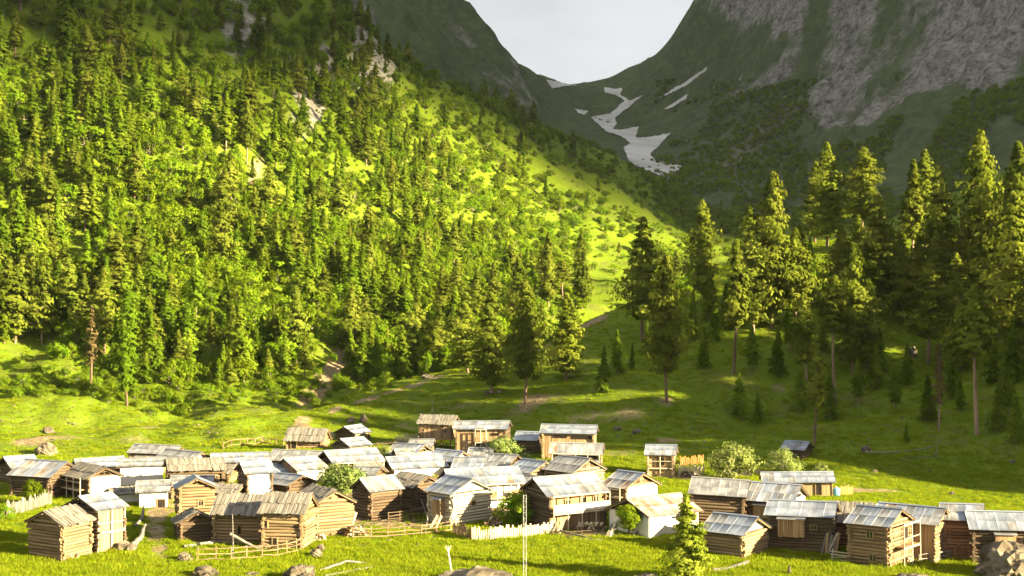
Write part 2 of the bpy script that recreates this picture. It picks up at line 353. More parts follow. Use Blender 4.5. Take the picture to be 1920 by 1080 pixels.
def conifer(seed, r, base, nb, nt, nq, size, up, droop, power, gap=.15, puff=.5, taper=1.):
    """unit-height conifer: trunk (V,F) and foliage (V,F)"""
    g = np.random.default_rng(seed); lean = g.normal(0, .012, 2)
    hz = np.linspace(0, 1, 7); path = np.c_[lean[0]*np.sin(hz*3), lean[1]*np.sin(hz*2.4), hz*.985]
    tr = [tube(path, .0125*(1-hz)**.75+.0012, 7)]
    P = []; Nn = []; Sz = []
    lob = g.uniform(0, 6.28, 4); la = g.uniform(.1, .28, 4)
    for b in range(nb):
        f = (b+g.random())/nb; z0 = base+(1-base)*f**.92*.985
        a = b*2.399+g.normal(0, .35); env = (1-((z0-base)/(1-base))**power)*(.55+.45*min(1, (z0-base)/.12+.2))
        env *= 1+sum(la[i]*math.sin((i+1)*a+lob[i]+z0*9*(i+1)) for i in range(4))*.8
        L = max(.012, r*env*taper*g.uniform(.72, 1.12)+.008)
        if g.random() < gap: L *= g.uniform(.3, .6)
        cx = np.interp(z0, path[:, 2], path[:, 0]); cy = np.interp(z0, path[:, 2], path[:, 1])
        d = np.array([math.cos(a), math.sin(a)])
        zt = z0+L*up-droop*L
        if L > .05: tr.append(tube([(cx, cy, z0), (cx+d[0]*L*.6, cy+d[1]*L*.6, z0+(zt-z0)*.55)], (.0028, .001), 3))
        for k in range(nt):
            s = (k+1-.5*g.random())/nt; s = .18+.82*s
            c = np.array([cx+d[0]*L*s, cy+d[1]*L*s, z0+L*up*s-droop*L*s*s])
            rad = L*.30*(1.15-.55*s)+.006
            q = g.normal(size=(nq, 3)); q /= np.linalg.norm(q, axis=1, keepdims=True)
            q[:, 2] = q[:, 2]*.55+.1
            P.append(c+q*rad*np.array([1, 1, puff]))
            Nn.append(q*.55+np.array([d[0]*.95, d[1]*.95, .35])+g.normal(0, .28, (nq, 3))); Sz.append(np.full(nq, size*(.75+.5*min(1, L/r))))
    return join(tr), quads(np.concatenate(P), np.concatenate(Nn), np.concatenate(Sz), g, 2.3)
def broadleaf(seed, nc, nq, size, width, base, flat=.8, stems=1):
    g = np.random.default_rng(seed); tr = []; P = []; Nn = []; cs_ = []
    for i in range(nc):
        while True:
            q = g.uniform(-1, 1, 3)
            if .15 < np.linalg.norm(q) < 1: break
        zc = base+(1-base)*(.5+.5*q[2])*.92; k = (1-abs((zc-base)/(1-base)-.42)**1.6*1.2)
        cs_.append((np.array([q[0]*width*k, q[1]*width*k, zc]), g.uniform(.55, 1.1)))
    for s in range(stems):
        a = g.uniform(0, 6.28); l = g.uniform(.0, .10)*(stems > 1)+.015; top = np.array([math.cos(a)*l*2, math.sin(a)*l*2, base+.55*(1-base)])
        b = np.array([math.cos(a)*l*.5, math.sin(a)*l*.5, -.02]); m = (b+top)/2+g.normal(0, .02, 3)
        tr.append(tube([b, m, top], np.array([.028, .02, .008])/math.sqrt(stems), 6))
    for c, s in cs_[:max(5, nc//3)]:
        tr.append(tube([(0, 0, base*.7+.05), c*.5+np.array([0, 0, base*.45]), c], (.011, .007, .002), 3))
    for c, s in cs_:
        rad = s*.17*(.6+width)
        q = g.normal(size=(nq, 3)); q /= np.linalg.norm(q, axis=1, keepdims=True); q *= g.uniform(.45, 1, (nq, 1))
        P.append(c+q*rad*np.array([1, 1, flat])); Nn.append(q*.8+np.array([0, 0, .3])+g.normal(0, .3, (nq, 3))+c*np.array([1., 1., .0])/width)
    P = np.concatenate(P); keep = P[:, 2] > .015
    return join(tr), quads(P[keep], np.concatenate(Nn)[keep], size, g, 1.35)
def variant(name, tf, mt, ml):
    (tv, tf_), (lv, lf) = tf
    trunk = mesh_np(name+'_trunk', tv, tf_, [mt], smooth=True); crown = mesh_np(name+'_crown', lv, lf, [ml])
    V, F = join([(tv, tf_), (lv, lf)])
    whole = mesh_np(name, V, F, [mt, ml], np.r_[np.zeros(len(tf_)), np.ones(len(lf))])
    return dict(trunk=trunk, crown=crown, whole=whole)
PINES = [variant('pine', conifer(100+i, r, b, 230, 6, 5, .0145, .34, .22, pw, gap=.20, puff=.6), mBark, mPine)
         for i, (r, b, pw) in enumerate(((.185, .17, 2.0), (.195, .08, 1.9), (.165, .24, 2.2), (.19, .20, 1.9), (.145, .08, 2.1), (.20, .26, 2.2)))]
BARE = [variant('bare_pine', conifer(140+i, r, b, 120, 5, 6, .016, .34, .22, pw, gap=.35, puff=.6), mBark, mPine) for i, (r, b, pw) in enumerate(((.12, .55, 2.2), (.14, .52, 1.8), (.10, .34, 2.4)))]
SPRUCES = [variant('spruce', conifer(200+i, r, b, 105, 5, 4, .0225, .02, .35, pw, gap=.16, puff=.5), mBark, mSpruce)
           for i, (r, b, pw) in enumerate(((.17, .06, 1.05), (.14, .10, 1.2), (.19, .05, 1.1), (.13, .2, 1.5), (.20, .08, 1.3), (.115, .04, 1.1)))]
HILLPINES = [variant('hill_pine', conifer(230+i, r, b, 115, 5, 4, .022, .28, .25, pw, gap=.25, puff=.6), mBark, mPine)
             for i, (r, b, pw) in enumerate(((.16, .2, 1.7), (.19, .12, 1.6), (.13, .28, 1.8)))]
LEAFY = [variant('leafy', broadleaf(300+i, 34, 38, .052, w_, b, .9, st), mBarkPale, mLeaf) for i, (w_, b, st) in enumerate(((.34, .12, 1), (.42, .06, 3), (.27, .14, 1), (.48, .02, 3), (.36, .1, 2)))]
BUSHES = [variant('bush', broadleaf(330+i, 30, 34, .07, w_, 0., .8, 4), mBarkPale, mLeaf) for i, w_ in enumerate((.75, .6, .95))]
WILLOWS = [variant('willow', broadleaf(350+i, 60, 62, .042, w_, b, .85, st), mBarkPale, mWillow) for i, (w_, b, st) in enumerate(((.62, .06, 3), (.55, .1, 3), (.44, .24, 1), (.7, .03, 4)))]
GARDEN = [variant('garden', broadleaf(370+i, 55, 60, .045, w_, b, .85, st), mBark, mLeaf) for i, (w_, b, st) in enumerate(((.42, .2, 1), (.5, .05, 3)))]
FRONT = variant('front_spruce', conifer(401, .30, .03, 170, 8, 8, .017, .10, .22, 1.0, gap=.30, puff=.8), mBark, mYoung)
DEADT = variant('dead', conifer(411, .10, .3, 60, 4, 3, .018, .1, .3, 1.5, gap=.5), mBark, mDead)

TREEBASE = []
def plant(name, var, loc, hgt, wid=1., rz=None, label=None, cat=None, group=None, sink=.15):
    rt = link(name, None); rt.empty_display_size = .5
    rt.location = (loc[0], loc[1], loc[2]-sink); rt.rotation_euler = (random.gauss(0, .018), random.gauss(0, .018), random.uniform(0, 6.28) if rz is None else rz)
    rt.scale = (hgt*wid, hgt*wid, hgt)
    link('trunk', var['trunk'], rt); link('crown', var['crown'], rt)
    setp(rt, label, cat, group); TREEBASE.append((loc[0], loc[1]))
    return rt
def plant_px(name, var, px, base, top, wid=1., **k):
    h = hit(px, base)
    return plant(name, var, h, (base-top)/FPX*h.y, wid, **k)

G1 = 'tall pines on the shaded spur'
P = PINES; B = BARE
for a in (
  (P[0], 1204, 640, 403, 1.05, 'pine at the end of the spur row, beside the sunlit meadow edge'),
  (P[3], 1250, 755, 474, .85, 'tall pine with long bare lower trunk, foremost at the spur row end'),
  (P[1], 1323, 570, 372, 1.0, 'broad pine with golden lit crown above the dark saplings'),
  (B[2], 1375, 700, 447, 1.0, 'narrow pine with sunlit ragged tufts down its whole side'),
  (P[4], 1412, 625, 383, 1.1, 'slim pine leaning close beside a taller forked-looking pine'),
  (P[1], 1447, 615, 320, .95, 'tall full pine with golden top behind a slim pine'),
  (P[1], 1551, 462, 264, 1.05, 'full golden pine on the crest with its trunk base sunlit'),
  (P[4], 1528, 456, 300, 1.1, 'lesser pine tucked against the full golden crest pine'),
  (P[5], 1617, 460, 273, 1.05, 'double-topped golden pine on the crest'),
  (P[0], 1642, 605, 362, 1.1, 'golden pointed pine below the double-topped crest pine'),
  (B[2], 1711, 525, 297, .95, 'thin pine with broken golden foliage beside a taller crest pine'),
  (P[4], 1735, 470, 278, 1.15, 'tall crest pine with narrow rounded golden top'),
  (P[0], 1771, 585, 309, .95, 'pine with domed golden crown before the tallest pine'),
  (P[1], 1833, 585, 241, .95, 'tallest pine of the spur with long golden crown'),
  (P[1], 1912, 600, 262, .95, 'high golden pine at the upslope end of the row'),
  (P[3], 1908, 665, 356, 1.05, 'golden pine standing before the upslope end pine'),
  (P[1], 1599, 700, 452, 1.05, 'dark wide pine halfway down the shaded spur face'),
  (P[3], 1513, 715, 546, 1.0, 'short-topped pine with lit tip above a sunlit ragged sapling pine'),
  (B[0], 1566, 756, 515, 1.05, 'pine with very long bare leaning trunk and small high crown'),
  (B[2], 1527, 832, 628, 1.0, 'ragged pine low on the slope with sunlit middle tufts'),
  (P[5], 1741, 685, 488, 1.25, 'bushy pine with lit tip above the broken red snag'),
  (B[1], 1832, 815, 533, 1.2, 'pine with tall bare reddish trunk and high tufted crown'),
  (P[0], 1492, 615, 425, 1.0, 'dark pine in the shaded row behind the leaning trunk'),
  (P[1], 1690, 610, 430, 1.1, 'dark pine in shade between two golden crest pines'),
  (P[3], 1570, 600, 420, 1.0, 'dark pine under the full golden crest pine'),
  (P[1], 1870, 640, 470, 1.2, 'dark broad pine under the tallest golden pine'),
  (P[4], 1790, 640, 470, 1.2, 'dark slim pine under the domed golden crown'),
  (P[1], 877, 700, 545, 1.35, 'dark broad pine at the gully mouth beside a bushier one'),
  (P[1], 922, 738, 545, 1.25, 'dark bushy pine with foliage to the ground over a brush pile'),
  (P[3], 985, 757, 522, 1.0, 'pine with pale bare trunk foot standing alone on grass slope'),
  (P[1], 975, 640, 480, 1.0, 'tall pine behind the pale-footed lone pine'),
  (P[4], 1061, 712, 545, 1.25, 'lone dark slim pine beside the contour trail'),
  (B[0], 1056, 575, 488, 1.9, 'umbrella-topped small pine on thin trunk across the gully'),
  (P[4], 1028, 575, 433, .9, 'thin tall conifer at the meadow foot, next to umbrella-topped pine'),
  (P[4], 1091, 580, 433, .9, 'thin tall conifer at the lower edge of the sunlit meadow')):
    plant_px('pine_tree', a[0], *a[1:5], label=a[5], cat='pine tree', group=G1)
for px, b_, t_, k in ((1500, 560, 420, 4), (1600, 560, 400, 1), (1655, 575, 420, 0), (1720, 610, 440, 1), (1760, 610, 430, 0), (1800, 600, 410, 4), (1850, 620, 430, 1), (1885, 590, 400, 0), (1925, 700, 480, 1), (1625, 690, 520, 1), (1800, 700, 560, 4)):
    plant_px('pine_tree', P[k], px, b_, t_, 1.2, label='dark shaded pine filling the stand behind the golden-topped pines', cat='pine tree', group=G1)
plant_px('broken_pine', DEADT, 1760, 806, 638, 1.1, label='broken reddish pine snag with ragged green skirts on shaded slope', cat='dead tree')
plant_px('dead_spruce', DEADT, 170, 727, 572, 1.3, label='reddish dying conifer among green spruces above the meadow', cat='dead tree')
for px, b_, t_, w_ in ((1555, 790, 700, 1.1), (1610, 760, 670, 1.1), (1500, 770, 690, 1.), (1680, 770, 680, 1.1), (1740, 790, 700, 1.2), (1870, 810, 710, 1.1), (1905, 830, 740, 1.), (1800, 770, 690, 1.), (1640, 730, 640, 1.1), (1410, 700, 610, 1.1), (1320, 690, 610, 1.), (1157, 702, 616, 1.), (1131, 735, 645, .9), (1185, 692, 642, 1.), (1212, 665, 600, .9), (1385, 782, 696, 1.1), (1458, 705, 610, 1.1), (1420, 792, 735, 1.1), (1340, 640, 560, 1.), (1300, 640, 540, 1.),
                       (1480, 660, 560, 1.1), (1545, 660, 590, 1.), (1620, 640, 560, 1.), (1700, 720, 640, 1.1), (1780, 750, 660, 1.), (1890, 780, 680, 1.), (1860, 720, 620, 1.1), (1650, 700, 610, 1.), (1900, 720, 600, 1.2), (1440, 610, 520, 1.2),
                       (1700, 830, 790, .9), (1330, 600, 500, 1.1), (1520, 520, 440, .9), (1580, 520, 430, 1.), (1670, 520, 420, 1.1), (1400, 600, 500, 1.), (1365, 620, 530, 1.), (1750, 560, 450, 1.1), (1810, 560, 440, 1.1)):
    plant_px('spruce_sapling', random.choice(SPRUCES), px, b_, t_, w_*1.15, label='young dark spruce '+('standing on open grass below the lone pale-footed pine' if px < 1220 and b_ > 680 else 'near the contour trail end' if px < 1220 else 'low on the open shaded slope' if b_ > 690 else 'under the golden crest pines' if b_ < 570 else 'among the trunks of the shaded spur pines'), cat='spruce sapling', group='young spruces on the spur')
for v, px, b_, t_, w_, lb in ((WILLOWS[0], 640, 930, 860, 1.15, 'pale round willow bush between metal roof and grey-roofed log barn'),
    (WILLOWS[1], 943, 862, 812, 1.2, 'tall pale green willow below the shed with side shelter'),
    (WILLOWS[3], 985, 872, 846, 1.0, 'low spreading willow beside the tall pale willow'),
    (GARDEN[1], 967, 985, 912, 1.0, 'dark leafy bush against the dark gable of balcony house'),
    (GARDEN[0], 1180, 1003, 935, 1.0, 'small round bright tree with thin trunk before white plaster house'),
    (WILLOWS[0], 1372, 900, 822, 1.1, 'large rounded willow with bare stems beside picket yard'),
    (WILLOWS[3], 1470, 892, 836, 1.0, 'spreading willow in front of small half-hidden hut'),
    (WILLOWS[1], 1538, 890, 862, 1.1, 'small yellow-green willow behind long patched metal roof'),
    (GARDEN[1], 62, 945, 893, .9, 'leafy garden tree before long metal-roofed log house'),
    (GARDEN[1], 247, 940, 908, .9, 'small leafy bush against pale stone house by lane'),
    (GARDEN[1], 836, 962, 915, .8, 'dark bush between two log houses above pole fence'),
    (WILLOWS[3], 722, 862, 832, 1.2, 'yellow-green bush behind roof with reddish gable'),
    (WILLOWS[3], 1100, 880, 868, 2.0, 'low bright shrub beside stacked-log gable'),
    (BUSHES[0], 8, 975, 935, .7, 'leafy bush beside the leaning picket fence')):
    plant_px('willow_tree' if v in WILLOWS else 'garden_tree', v, px, b_, t_, w_, label=lb, cat='willow' if v in WILLOWS else 'small tree')
plant_px('spruce_tree', FRONT, 1287, 1092, 922, 1.25, label='bright layered spruce in foreground meadow before white plaster house', cat='spruce tree')
GH = 'conifers of the forested hillside'
LH = 'green conifer standing in the dense mixed forest of the big hillside'
for v, px, b_, t_, w_, lb in ((HILLPINES[1], 411, 508, 375, 1.2, 'very broad pale pine standing above its neighbours on forested hillside'), (HILLPINES[0], 196, 662, 498, 1.15, 'tall pale pine at the forest foot above lit meadow, beside the dying conifer'),
    (SPRUCES[3], 238, 762, 598, 1.1, 'dark spruce with bare double foot at the meadow edge'), (HILLPINES[0], 437, 697, 568, 1.2, 'pale full pine at the forest foot with reddish trunk'), (SPRUCES[1], 513, 668, 568, 1.1, 'loose dark spruce alone on lit grass beside the forest foot'),
    (SPRUCES[2], 460, 608, 515, 1.0, 'pale pointed spruce in a small clearing of the hillside'), (HILLPINES[1], 78, 645, 470, 1.0, 'tall broad pine at the lower forest corner over bushes'), (SPRUCES[2], 655, 682, 612, 1.25, 'bright layered small spruce beside the bare earth scar'),
    (SPRUCES[1], 8, 645, 545, 1.0, 'dark pointed spruce at the forest end by lit bank'), (HILLPINES[2], 463, 308, 185, .9, 'pine with long pale bare trunk above a bare bank'), (SPRUCES[3], 983, 345, 285, .8, 'lone slim dark spruce on the bushy upper slope'),
    (SPRUCES[0], 1203, 390, 366, 1., 'tiny lone spruce on the open upper meadow'), (SPRUCES[2], 1122, 358, 325, 1., 'round dark conifer at the top edge of the meadow')):
    plant_px('hill_conifer', v, px, b_, t_, w_, label=lb, cat='conifer', group=GH)

# --- the forest itself
def scatter(name, pts, rot, scl, idx, meshes, label, cat):
    c = bpy.data.collections.new(name+'_kit')
    for i, m in enumerate(meshes): c.objects.link(bpy.data.objects.new(f'{name}_{i:02d}', m))
    me = bpy.data.meshes.new(name); me.vertices.add(len(pts)); me.vertices.foreach_set('co', np.asarray(pts, np.float32).ravel())
    for nm, ty, arr, k in (('rz', 'FLOAT', rot, 'value'), ('sc', 'FLOAT_VECTOR', scl, 'vector'), ('ix', 'INT', idx, 'value')):
        a = me.attributes.new(nm, ty, 'POINT'); a.data.foreach_set(k, np.asarray(arr, np.int32 if ty == 'INT' else np.float32).ravel())
    o = link(name, me)
    g = bpy.data.node_groups.new(name, 'GeometryNodeTree'); g.interface.new_socket('Geometry', in_out='INPUT', socket_type='NodeSocketGeometry'); g.interface.new_socket('Geometry', in_out='OUTPUT', socket_type='NodeSocketGeometry')
    N, L = g.nodes, g.links
    gi, go = N.new('NodeGroupInput'), N.new('NodeGroupOutput'); ip = N.new('GeometryNodeInstanceOnPoints'); ci = N.new('GeometryNodeCollectionInfo')
    ci.inputs['Collection'].default_value = c; ci.inputs['Separate Children'].default_value = True; ci.inputs['Reset Children'].default_value = True
    def na(n, t):
        x = N.new('GeometryNodeInputNamedAttribute'); x.data_type = t; x.inputs['Name'].default_value = n; return x.outputs['Attribute']
    cb = N.new('ShaderNodeCombineXYZ'); L.new(na('rz', 'FLOAT'), cb.inputs[2])
    L.new(gi.outputs[0], ip.inputs['Points']); L.new(ci.outputs[0], ip.inputs['Instance']); ip.inputs['Pick Instance'].default_value = True
    L.new(na('ix', 'INT'), ip.inputs['Instance Index']); L.new(cb.outputs[0], ip.inputs['Rotation']); L.new(na('sc', 'FLOAT_VECTOR'), ip.inputs['Scale'])
    L.new(ip.outputs[0], go.inputs[0])
    md = o.modifiers.new('scatter', 'NODES'); md.node_group = g
    return setp(o, label, cat, kind='stuff')
def visible(x, y, z, tol=.02):
    d = Vector((x, y, z-CAMZ)); h = BVH.ray_cast(Vector((0, 0, CAMZ)), d.normalized(), d.length*(1-tol))
    return h[0] is None
MEADOW = [[(985, 292), (1060, 318), (1130, 345), (1240, 385), (1310, 430), (1300, 455), (1240, 425), (1180, 400), (1090, 372), (1040, 350)],
          [(1120, 432), (1180, 452), (1200, 520), (1195, 570), (1130, 600), (1095, 575), (1100, 480)],
          [(85, 395), (140, 405), (190, 500), (175, 545), (120, 500)], [(430, 285), (475, 300), (560, 372), (640, 430), (600, 432), (540, 395)],
          [(-100, 650), (60, 660), (160, 690), (250, 715), (420, 735), (560, 725), (600, 680), (540, 640), (460, 600), (490, 590), (620, 660), (640, 700), (700, 735), (700, 860), (-100, 860)],
          [(590, 660), (650, 660), (660, 700), (600, 740)], [(570, 200), (640, 215), (640, 260), (600, 250)], [(640, 300), (700, 320), (690, 350), (640, 330)], [(1000, 380), (1060, 420), (1040, 440), (985, 400)]]
g = np.random.default_rng(5)
cand = []
y = 332.
while y < 990:
    st = 4.1*(y/400)**.75; nx = int((430)/st)
    for x in np.linspace(-330*y/520-20, 190*y/800+60, int((330*y/520+20+190*y/800+60)/st)):
        cand.append((x+g.normal(0, st*.33), y+g.normal(0, st*.33)))
    y += st
cand = np.array(cand); cz = height(cand[:, 0], cand[:, 1])
cpx = 960+cand[:, 0]/cand[:, 1]*FPX; cpy = 540-(cz-CAMZ)/cand[:, 1]*FPX
ok = (cpx > -120) & (cpx < 1480) & (cpy > -60) & (cpy < 765)
# stay off the spur itself
crest = np.interp(cpx, [560, 700, 800, 900, 1000, 1100, 1190, 1300, 1420, 1540], [303, 325, 340, 350, 360, 370, 380, 388, 392, 392])
ok &= (cand[:, 1] > crest+35+np.clip((cpx-700)*.06, 0, 40)) | (cpx < 560)
mead = np.zeros(len(cand), bool)
for p_ in MEADOW: mead |= pinpoly(cpx+g.normal(0, 5, len(cand)), cpy+g.normal(0, 5, len(cand)), p_)
dens = np.where(mead, .012, .80)
dens[(cpx > 985) & (cpy > 285) & ~mead] *= .5
dens[(cpx > 1040) & (cpy > 430) & ~mead] *= .35
ok &= g.random(len(cand)) < dens
nzv = fbm(cand[:, 0], cand[:, 1], .03, 3, 21)
pc = np.interp(cpx, [0, 500, 700, 900, 1100], [.54, .46, .27, .09, .06])+np.where(cpy > 500, .10, 0)+nzv*.9
iscon = g.random(len(cand)) < pc
recs = []
for i in np.nonzero(ok)[0]:
    x, y = cand[i]; z = cz[i]
    if not visible(x, y, z+9): continue
    if min((x-a)**2+(y-b)**2 for a, b in TREEBASE) < 4: continue
    far = np.interp(y, [400, 900], [1, .82])
    if iscon[i]: h_ = g.choice([g.uniform(6, 11), g.uniform(10, 18)], p=[.5, .5])*far*(1.15 if cpx[i] < 650 else 1.); wd = g.uniform(1.1, 1.6)
    else: h_ = g.uniform(3.6, 8.0)*far; wd = g.uniform(.85, 1.3)
    if mead[i]: h_ *= .45; 
    vs = visible(x, y, z+h_*.85, .012)
    recs.append((h_/y*(1. if vs else .3), bool(iscon[i]), x, y, z, h_, wd, int(g.integers(0, 100)), mead[i]))
def zone(x, y, z):
    px_, py_ = 960+x/y*FPX, 540-(z-CAMZ)/y*FPX
    if py_ < 190: return 'high on the hillside under the pale crags'
    if px_ > 930: return 'near the open sunlit meadow of the hillside'
    if py_ > 640: return 'at the forest foot beside the grass'
    if px_ < 260: return 'around the small grassy clearing of the forest'
    if px_ < 640 and py_ < 450: return 'beside the bare eroded bank in the forest'
    if px_ > 560 and py_ > 520: return 'above the gully with the bare earth scar'
    return 'in the thick middle of the hillside forest'
KIT = [v['whole'] for v in SPRUCES+HILLPINES]; KITL = [v['whole'] for v in LEAFY+BUSHES]
for con, nind in ((True, 265), (False, 270)):
    rr = sorted([r_ for r_ in recs if r_[1] == con], key=lambda r_: -r_[0])
    vs_ = (SPRUCES+HILLPINES) if con else (LEAFY+BUSHES)
    for r_ in rr[:nind]:
        v = vs_[r_[7] % len(vs_)]
        if con: plant('hill_conifer', v, r_[2:5], r_[5], r_[6], label=('tall ' if r_[5] > 13 else 'short ')+('broad pale pine ' if v in HILLPINES else 'slim dark spruce ' if v in (SPRUCES[1], SPRUCES[3], SPRUCES[5]) else 'wide dark spruce ')+zone(*r_[2:5]), cat='conifer', group=GH)
        else: plant('leafy_tree', v, r_[2:5], r_[5], r_[6], label=('round leafy bush ' if v in BUSHES else 'tall leafy tree ' if r_[5] > 6 else 'small leafy tree ')+zone(*r_[2:5]), cat='leafy tree', group='leafy trees of the forested hillside')
    rest = rr[nind:]
    a = np.array([[r_[2], r_[3], r_[4]-.15] for r_ in rest]); h_ = np.array([r_[5] for r_ in rest]); wd = np.array([r_[6] for r_ in rest])
    scatter('conifer_forest' if con else 'leafy_forest', a, g.uniform(0, 6.28, len(a)), np.c_[h_*wd, h_*wd, h_], [r_[7] % len(vs_) for r_ in rest], KIT if con else KITL,
            'dense dark and light conifers merging into forest over the hillside' if con else 'bright leafy woodland merging over the hillside', 'forest')
sp = []  # pines outside the view, added to throw shade on the spur
for i in range(60):
    x, y = g.uniform(130, 190), g.uniform(165, 250)
    if 960+x/y*FPX > 2030 and gz(x, y) > 30: sp.append((x, y, gz(x, y)-.2))
sp = np.array(sp); hs_ = g.uniform(15, 26, len(sp))
scatter('pine_forest', sp, g.uniform(0, 6, len(sp)), np.c_[hs_, hs_, hs_], g.integers(0, 6, len(sp)), [v['whole'] for v in PINES], 'unseen pines up the shoulder of the spur, added for their shade', 'forest')
print('forest', len(recs), sum(r_[1] for r_ in recs))
# ------------------------------------------------------------------ village kit
mLog = material('weathered_logs', [(.11, .066, .034), (.27, .18, .095), (.46, .34, .20)], scale=3.0, detail=7, rough=.9, bump=.6, bscale=14, stretch=(.35, 3, 3), rand=.28, hue=.012)
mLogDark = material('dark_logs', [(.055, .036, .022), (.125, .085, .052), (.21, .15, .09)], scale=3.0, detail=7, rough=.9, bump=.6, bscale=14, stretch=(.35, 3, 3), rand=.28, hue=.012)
mLogGrey = material('grey_weathered_logs', [(.10, .075, .05), (.22, .175, .12), (.38, .32, .235)], scale=3.0, detail=7, rough=.9, bump=.6, bscale=14, stretch=(.35, 3, 3), rand=.3)
mLogRed = material('reddish_logs', [(.15, .07, .04), (.28, .14, .075), (.38, .22, .12)], scale=3.0, detail=7, rough=.9, bump=.6, bscale=14, stretch=(.35, 3, 3), rand=.25)
mPale = material('pale_peeled_wood', [(.34, .27, .18), (.52, .44, .32), (.66, .60, .48)], scale=4, detail=6, rough=.85, bump=.4, bscale=14, stretch=(.4, 3, 3), rand=.2)
mCore = material('mud_chinking', [(.06, .04, .025), (.12, .085, .055)], scale=2, detail=6, rough=1, bump=.5)
mBoard = material('board_wood', [(.19, .115, .055), (.34, .22, .11), (.46, .33, .19)], scale=2.6, detail=7, rough=.9, bump=.4, bscale=14, stretch=(3, 3, .3), rand=.28)
mShake = material('grey_roof_planks', [(.10, .088, .07), (.20, .18, .15), (.33, .305, .265)], scale=2.6, detail=7, rough=.9, bump=.5, bscale=12, stretch=(4, .35, 3), rand=.30)
mMetal = material('galvanised_sheet', [(.19, .215, .265), (.29, .32, .375), (.40, .43, .485)], scale=.7, detail=8, rough=.45, spec=.5, metal=.4, bump=.05, rand=.2)
mMetalOld = material('dull_old_sheet', [(.15, .15, .15), (.24, .24, .245), (.34, .345, .35)], scale=1.0, detail=6, rough=.6, spec=.4, metal=.2, bump=.1, rand=.18)
mRust = material('rust_streaked_sheet', [(.20, .115, .07), (.33, .27, .21), (.42, .39, .34)], scale=1.2, detail=6, rough=.7, spec=.3, metal=.1, bump=.1, rand=.15)
mPlaster = material('limewashed_plaster', [(.50, .45, .36), (.66, .62, .54), (.78, .75, .69)], scale=1.3, detail=8, rough=.95, bump=.5, bscale=6, rand=.06)
mStone = material('grey_boulder', [(.06, .048, .034), (.125, .102, .072), (.21, .178, .128)], scale=1.2, detail=9, rough=.95, bump=.9, bscale=4, rand=.2)
mOpenShade = material('opening_shade', [(.012, .009, .007), (.03, .022, .016)], scale=3, rough=.9)  # near black: the darkness of openings put into a panel's colour
mShadeGlass = material('shaded_window_glass', [(.012, .014, .016), (.03, .032, .035)], scale=2, rough=.15, spec=.5)  # pane coloured near black for the unlit room behind it
mOrange = material('fresh_orange_boards', [(.36, .15, .05), (.50, .25, .09)], scale=3, stretch=(3, 3, .4), rough=.85, rand=.2)
mWhitep = material('white_weathered_panel', [(.60, .57, .50), (.78, .76, .70)], scale=2, rough=.9, rand=.08)
mBlue = material('blue_plastic', [(.10, .30, .55), (.16, .40, .65)], scale=2, rough=.5)
mSteel = material('pale_steel', [(.30, .30, .28), (.42, .42, .39)], scale=6, rough=.5, metal=.3)

def unit_log(seed, k=7):
    g = np.random.default_rng(seed); V = []; F = []
    xs = (-.5, -.17, .17, .5)
    for x in xs:
        oy, oz = g.normal(0, .04, 2); rr = .5*g.uniform(.9, 1.06)
        for j in range(k):
            t = 2*math.pi*j/k+.2; r = rr*g.uniform(.93, 1.07); V.append((x, oy+r*math.cos(t), oz+r*math.sin(t)))
    for i in range(3):
        for j in range(k): F.append((i*k+j, (i+1)*k+j, (i+1)*k+(j+1) % k, i*k+(j+1) % k))
    bm = bmesh.new(); vs = [bm.verts.new(v) for v in V]
    for f in F: bm.faces.new([vs[i] for i in f])
    bm.faces.new(vs[:k]); bm.faces.new(vs[-k:][::-1])
    bmesh.ops.recalc_face_normals(bm, faces=bm.faces)
    for f in bm.faces: f.smooth = len(f.verts) == 4
    me = bpy.data.meshes.new('log'); bm.to_mesh(me); bm.free(); return me
def with_mat(me, m): 
    c = me.copy(); c.materials.clear(); c.materials.append(m); return c
_ul = [unit_log(i) for i in range(4)]
LOGM = {m.name: [with_mat(u, m) for u in _ul] for m in (mLog, mLogGrey, mLogDark, mLogRed, mPale, mBoard, mShake, mOrange)}
def unit_box(m, bev=0., warp=0., seed=0):
    bm = bmesh.new(); bmesh.ops.create_cube(bm, size=1)
    if warp:
        g = random.Random(seed)
        for v in bm.verts: v.co += Vector((g.uniform(-warp, warp), 0, g.uniform(-warp, warp)*.3))
    me = bpy.data.meshes.new('piece'); bm.to_mesh(me); bm.free(); me.materials.append(m); return me
_bx = {}
def BOX(m, i=0):
    if (m.name, i) not in _bx: _bx[(m.name, i)] = unit_box(m, warp=.10 if i else 0, seed=i)
    return _bx[(m.name, i)]
def sheet_mesh(m, seed):
    g = random.Random(seed); k = 12; V = []; F = []
    for t in (0, 1):
        for j, y in enumerate((-.5, 0, .5)):
            for i in range(k+1):
                x = -.5+i/k; V.append((x, y, .009*math.cos(i*math.pi)+(0 if t else -.02)+.008*(j == 1)*math.sin(i*1.3+seed)))
    n = (k+1)*3
    for t in (0, 1):
        for j in (0, 1):
            for i in range(k):
                a = t*n+j*(k+1)+i; q = (a, a+1, a+k+2, a+k+1); F.append(q if t else q[::-1])
    for j in (0, 1):
        for i0, fl in ((0, 0), (k, 1)):
            a = j*(k+1)+i0; q = (a, a+k+1, n+a+k+1, n+a); F.append(q if fl == 0 else q[::-1])
    for i in range(k):
        a = i; F.append((a+1, a, n+a, n+a+1)); a = 2*(k+1)+i; F.append((a, a+1, n+a+1, n+a))
    return mesh_np('sheet', V, F, [m])
SHEETS = {m.name: [sheet_mesh(m, i) for i in range(3)] for m in (mMetal, mMetalOld, mRust)}

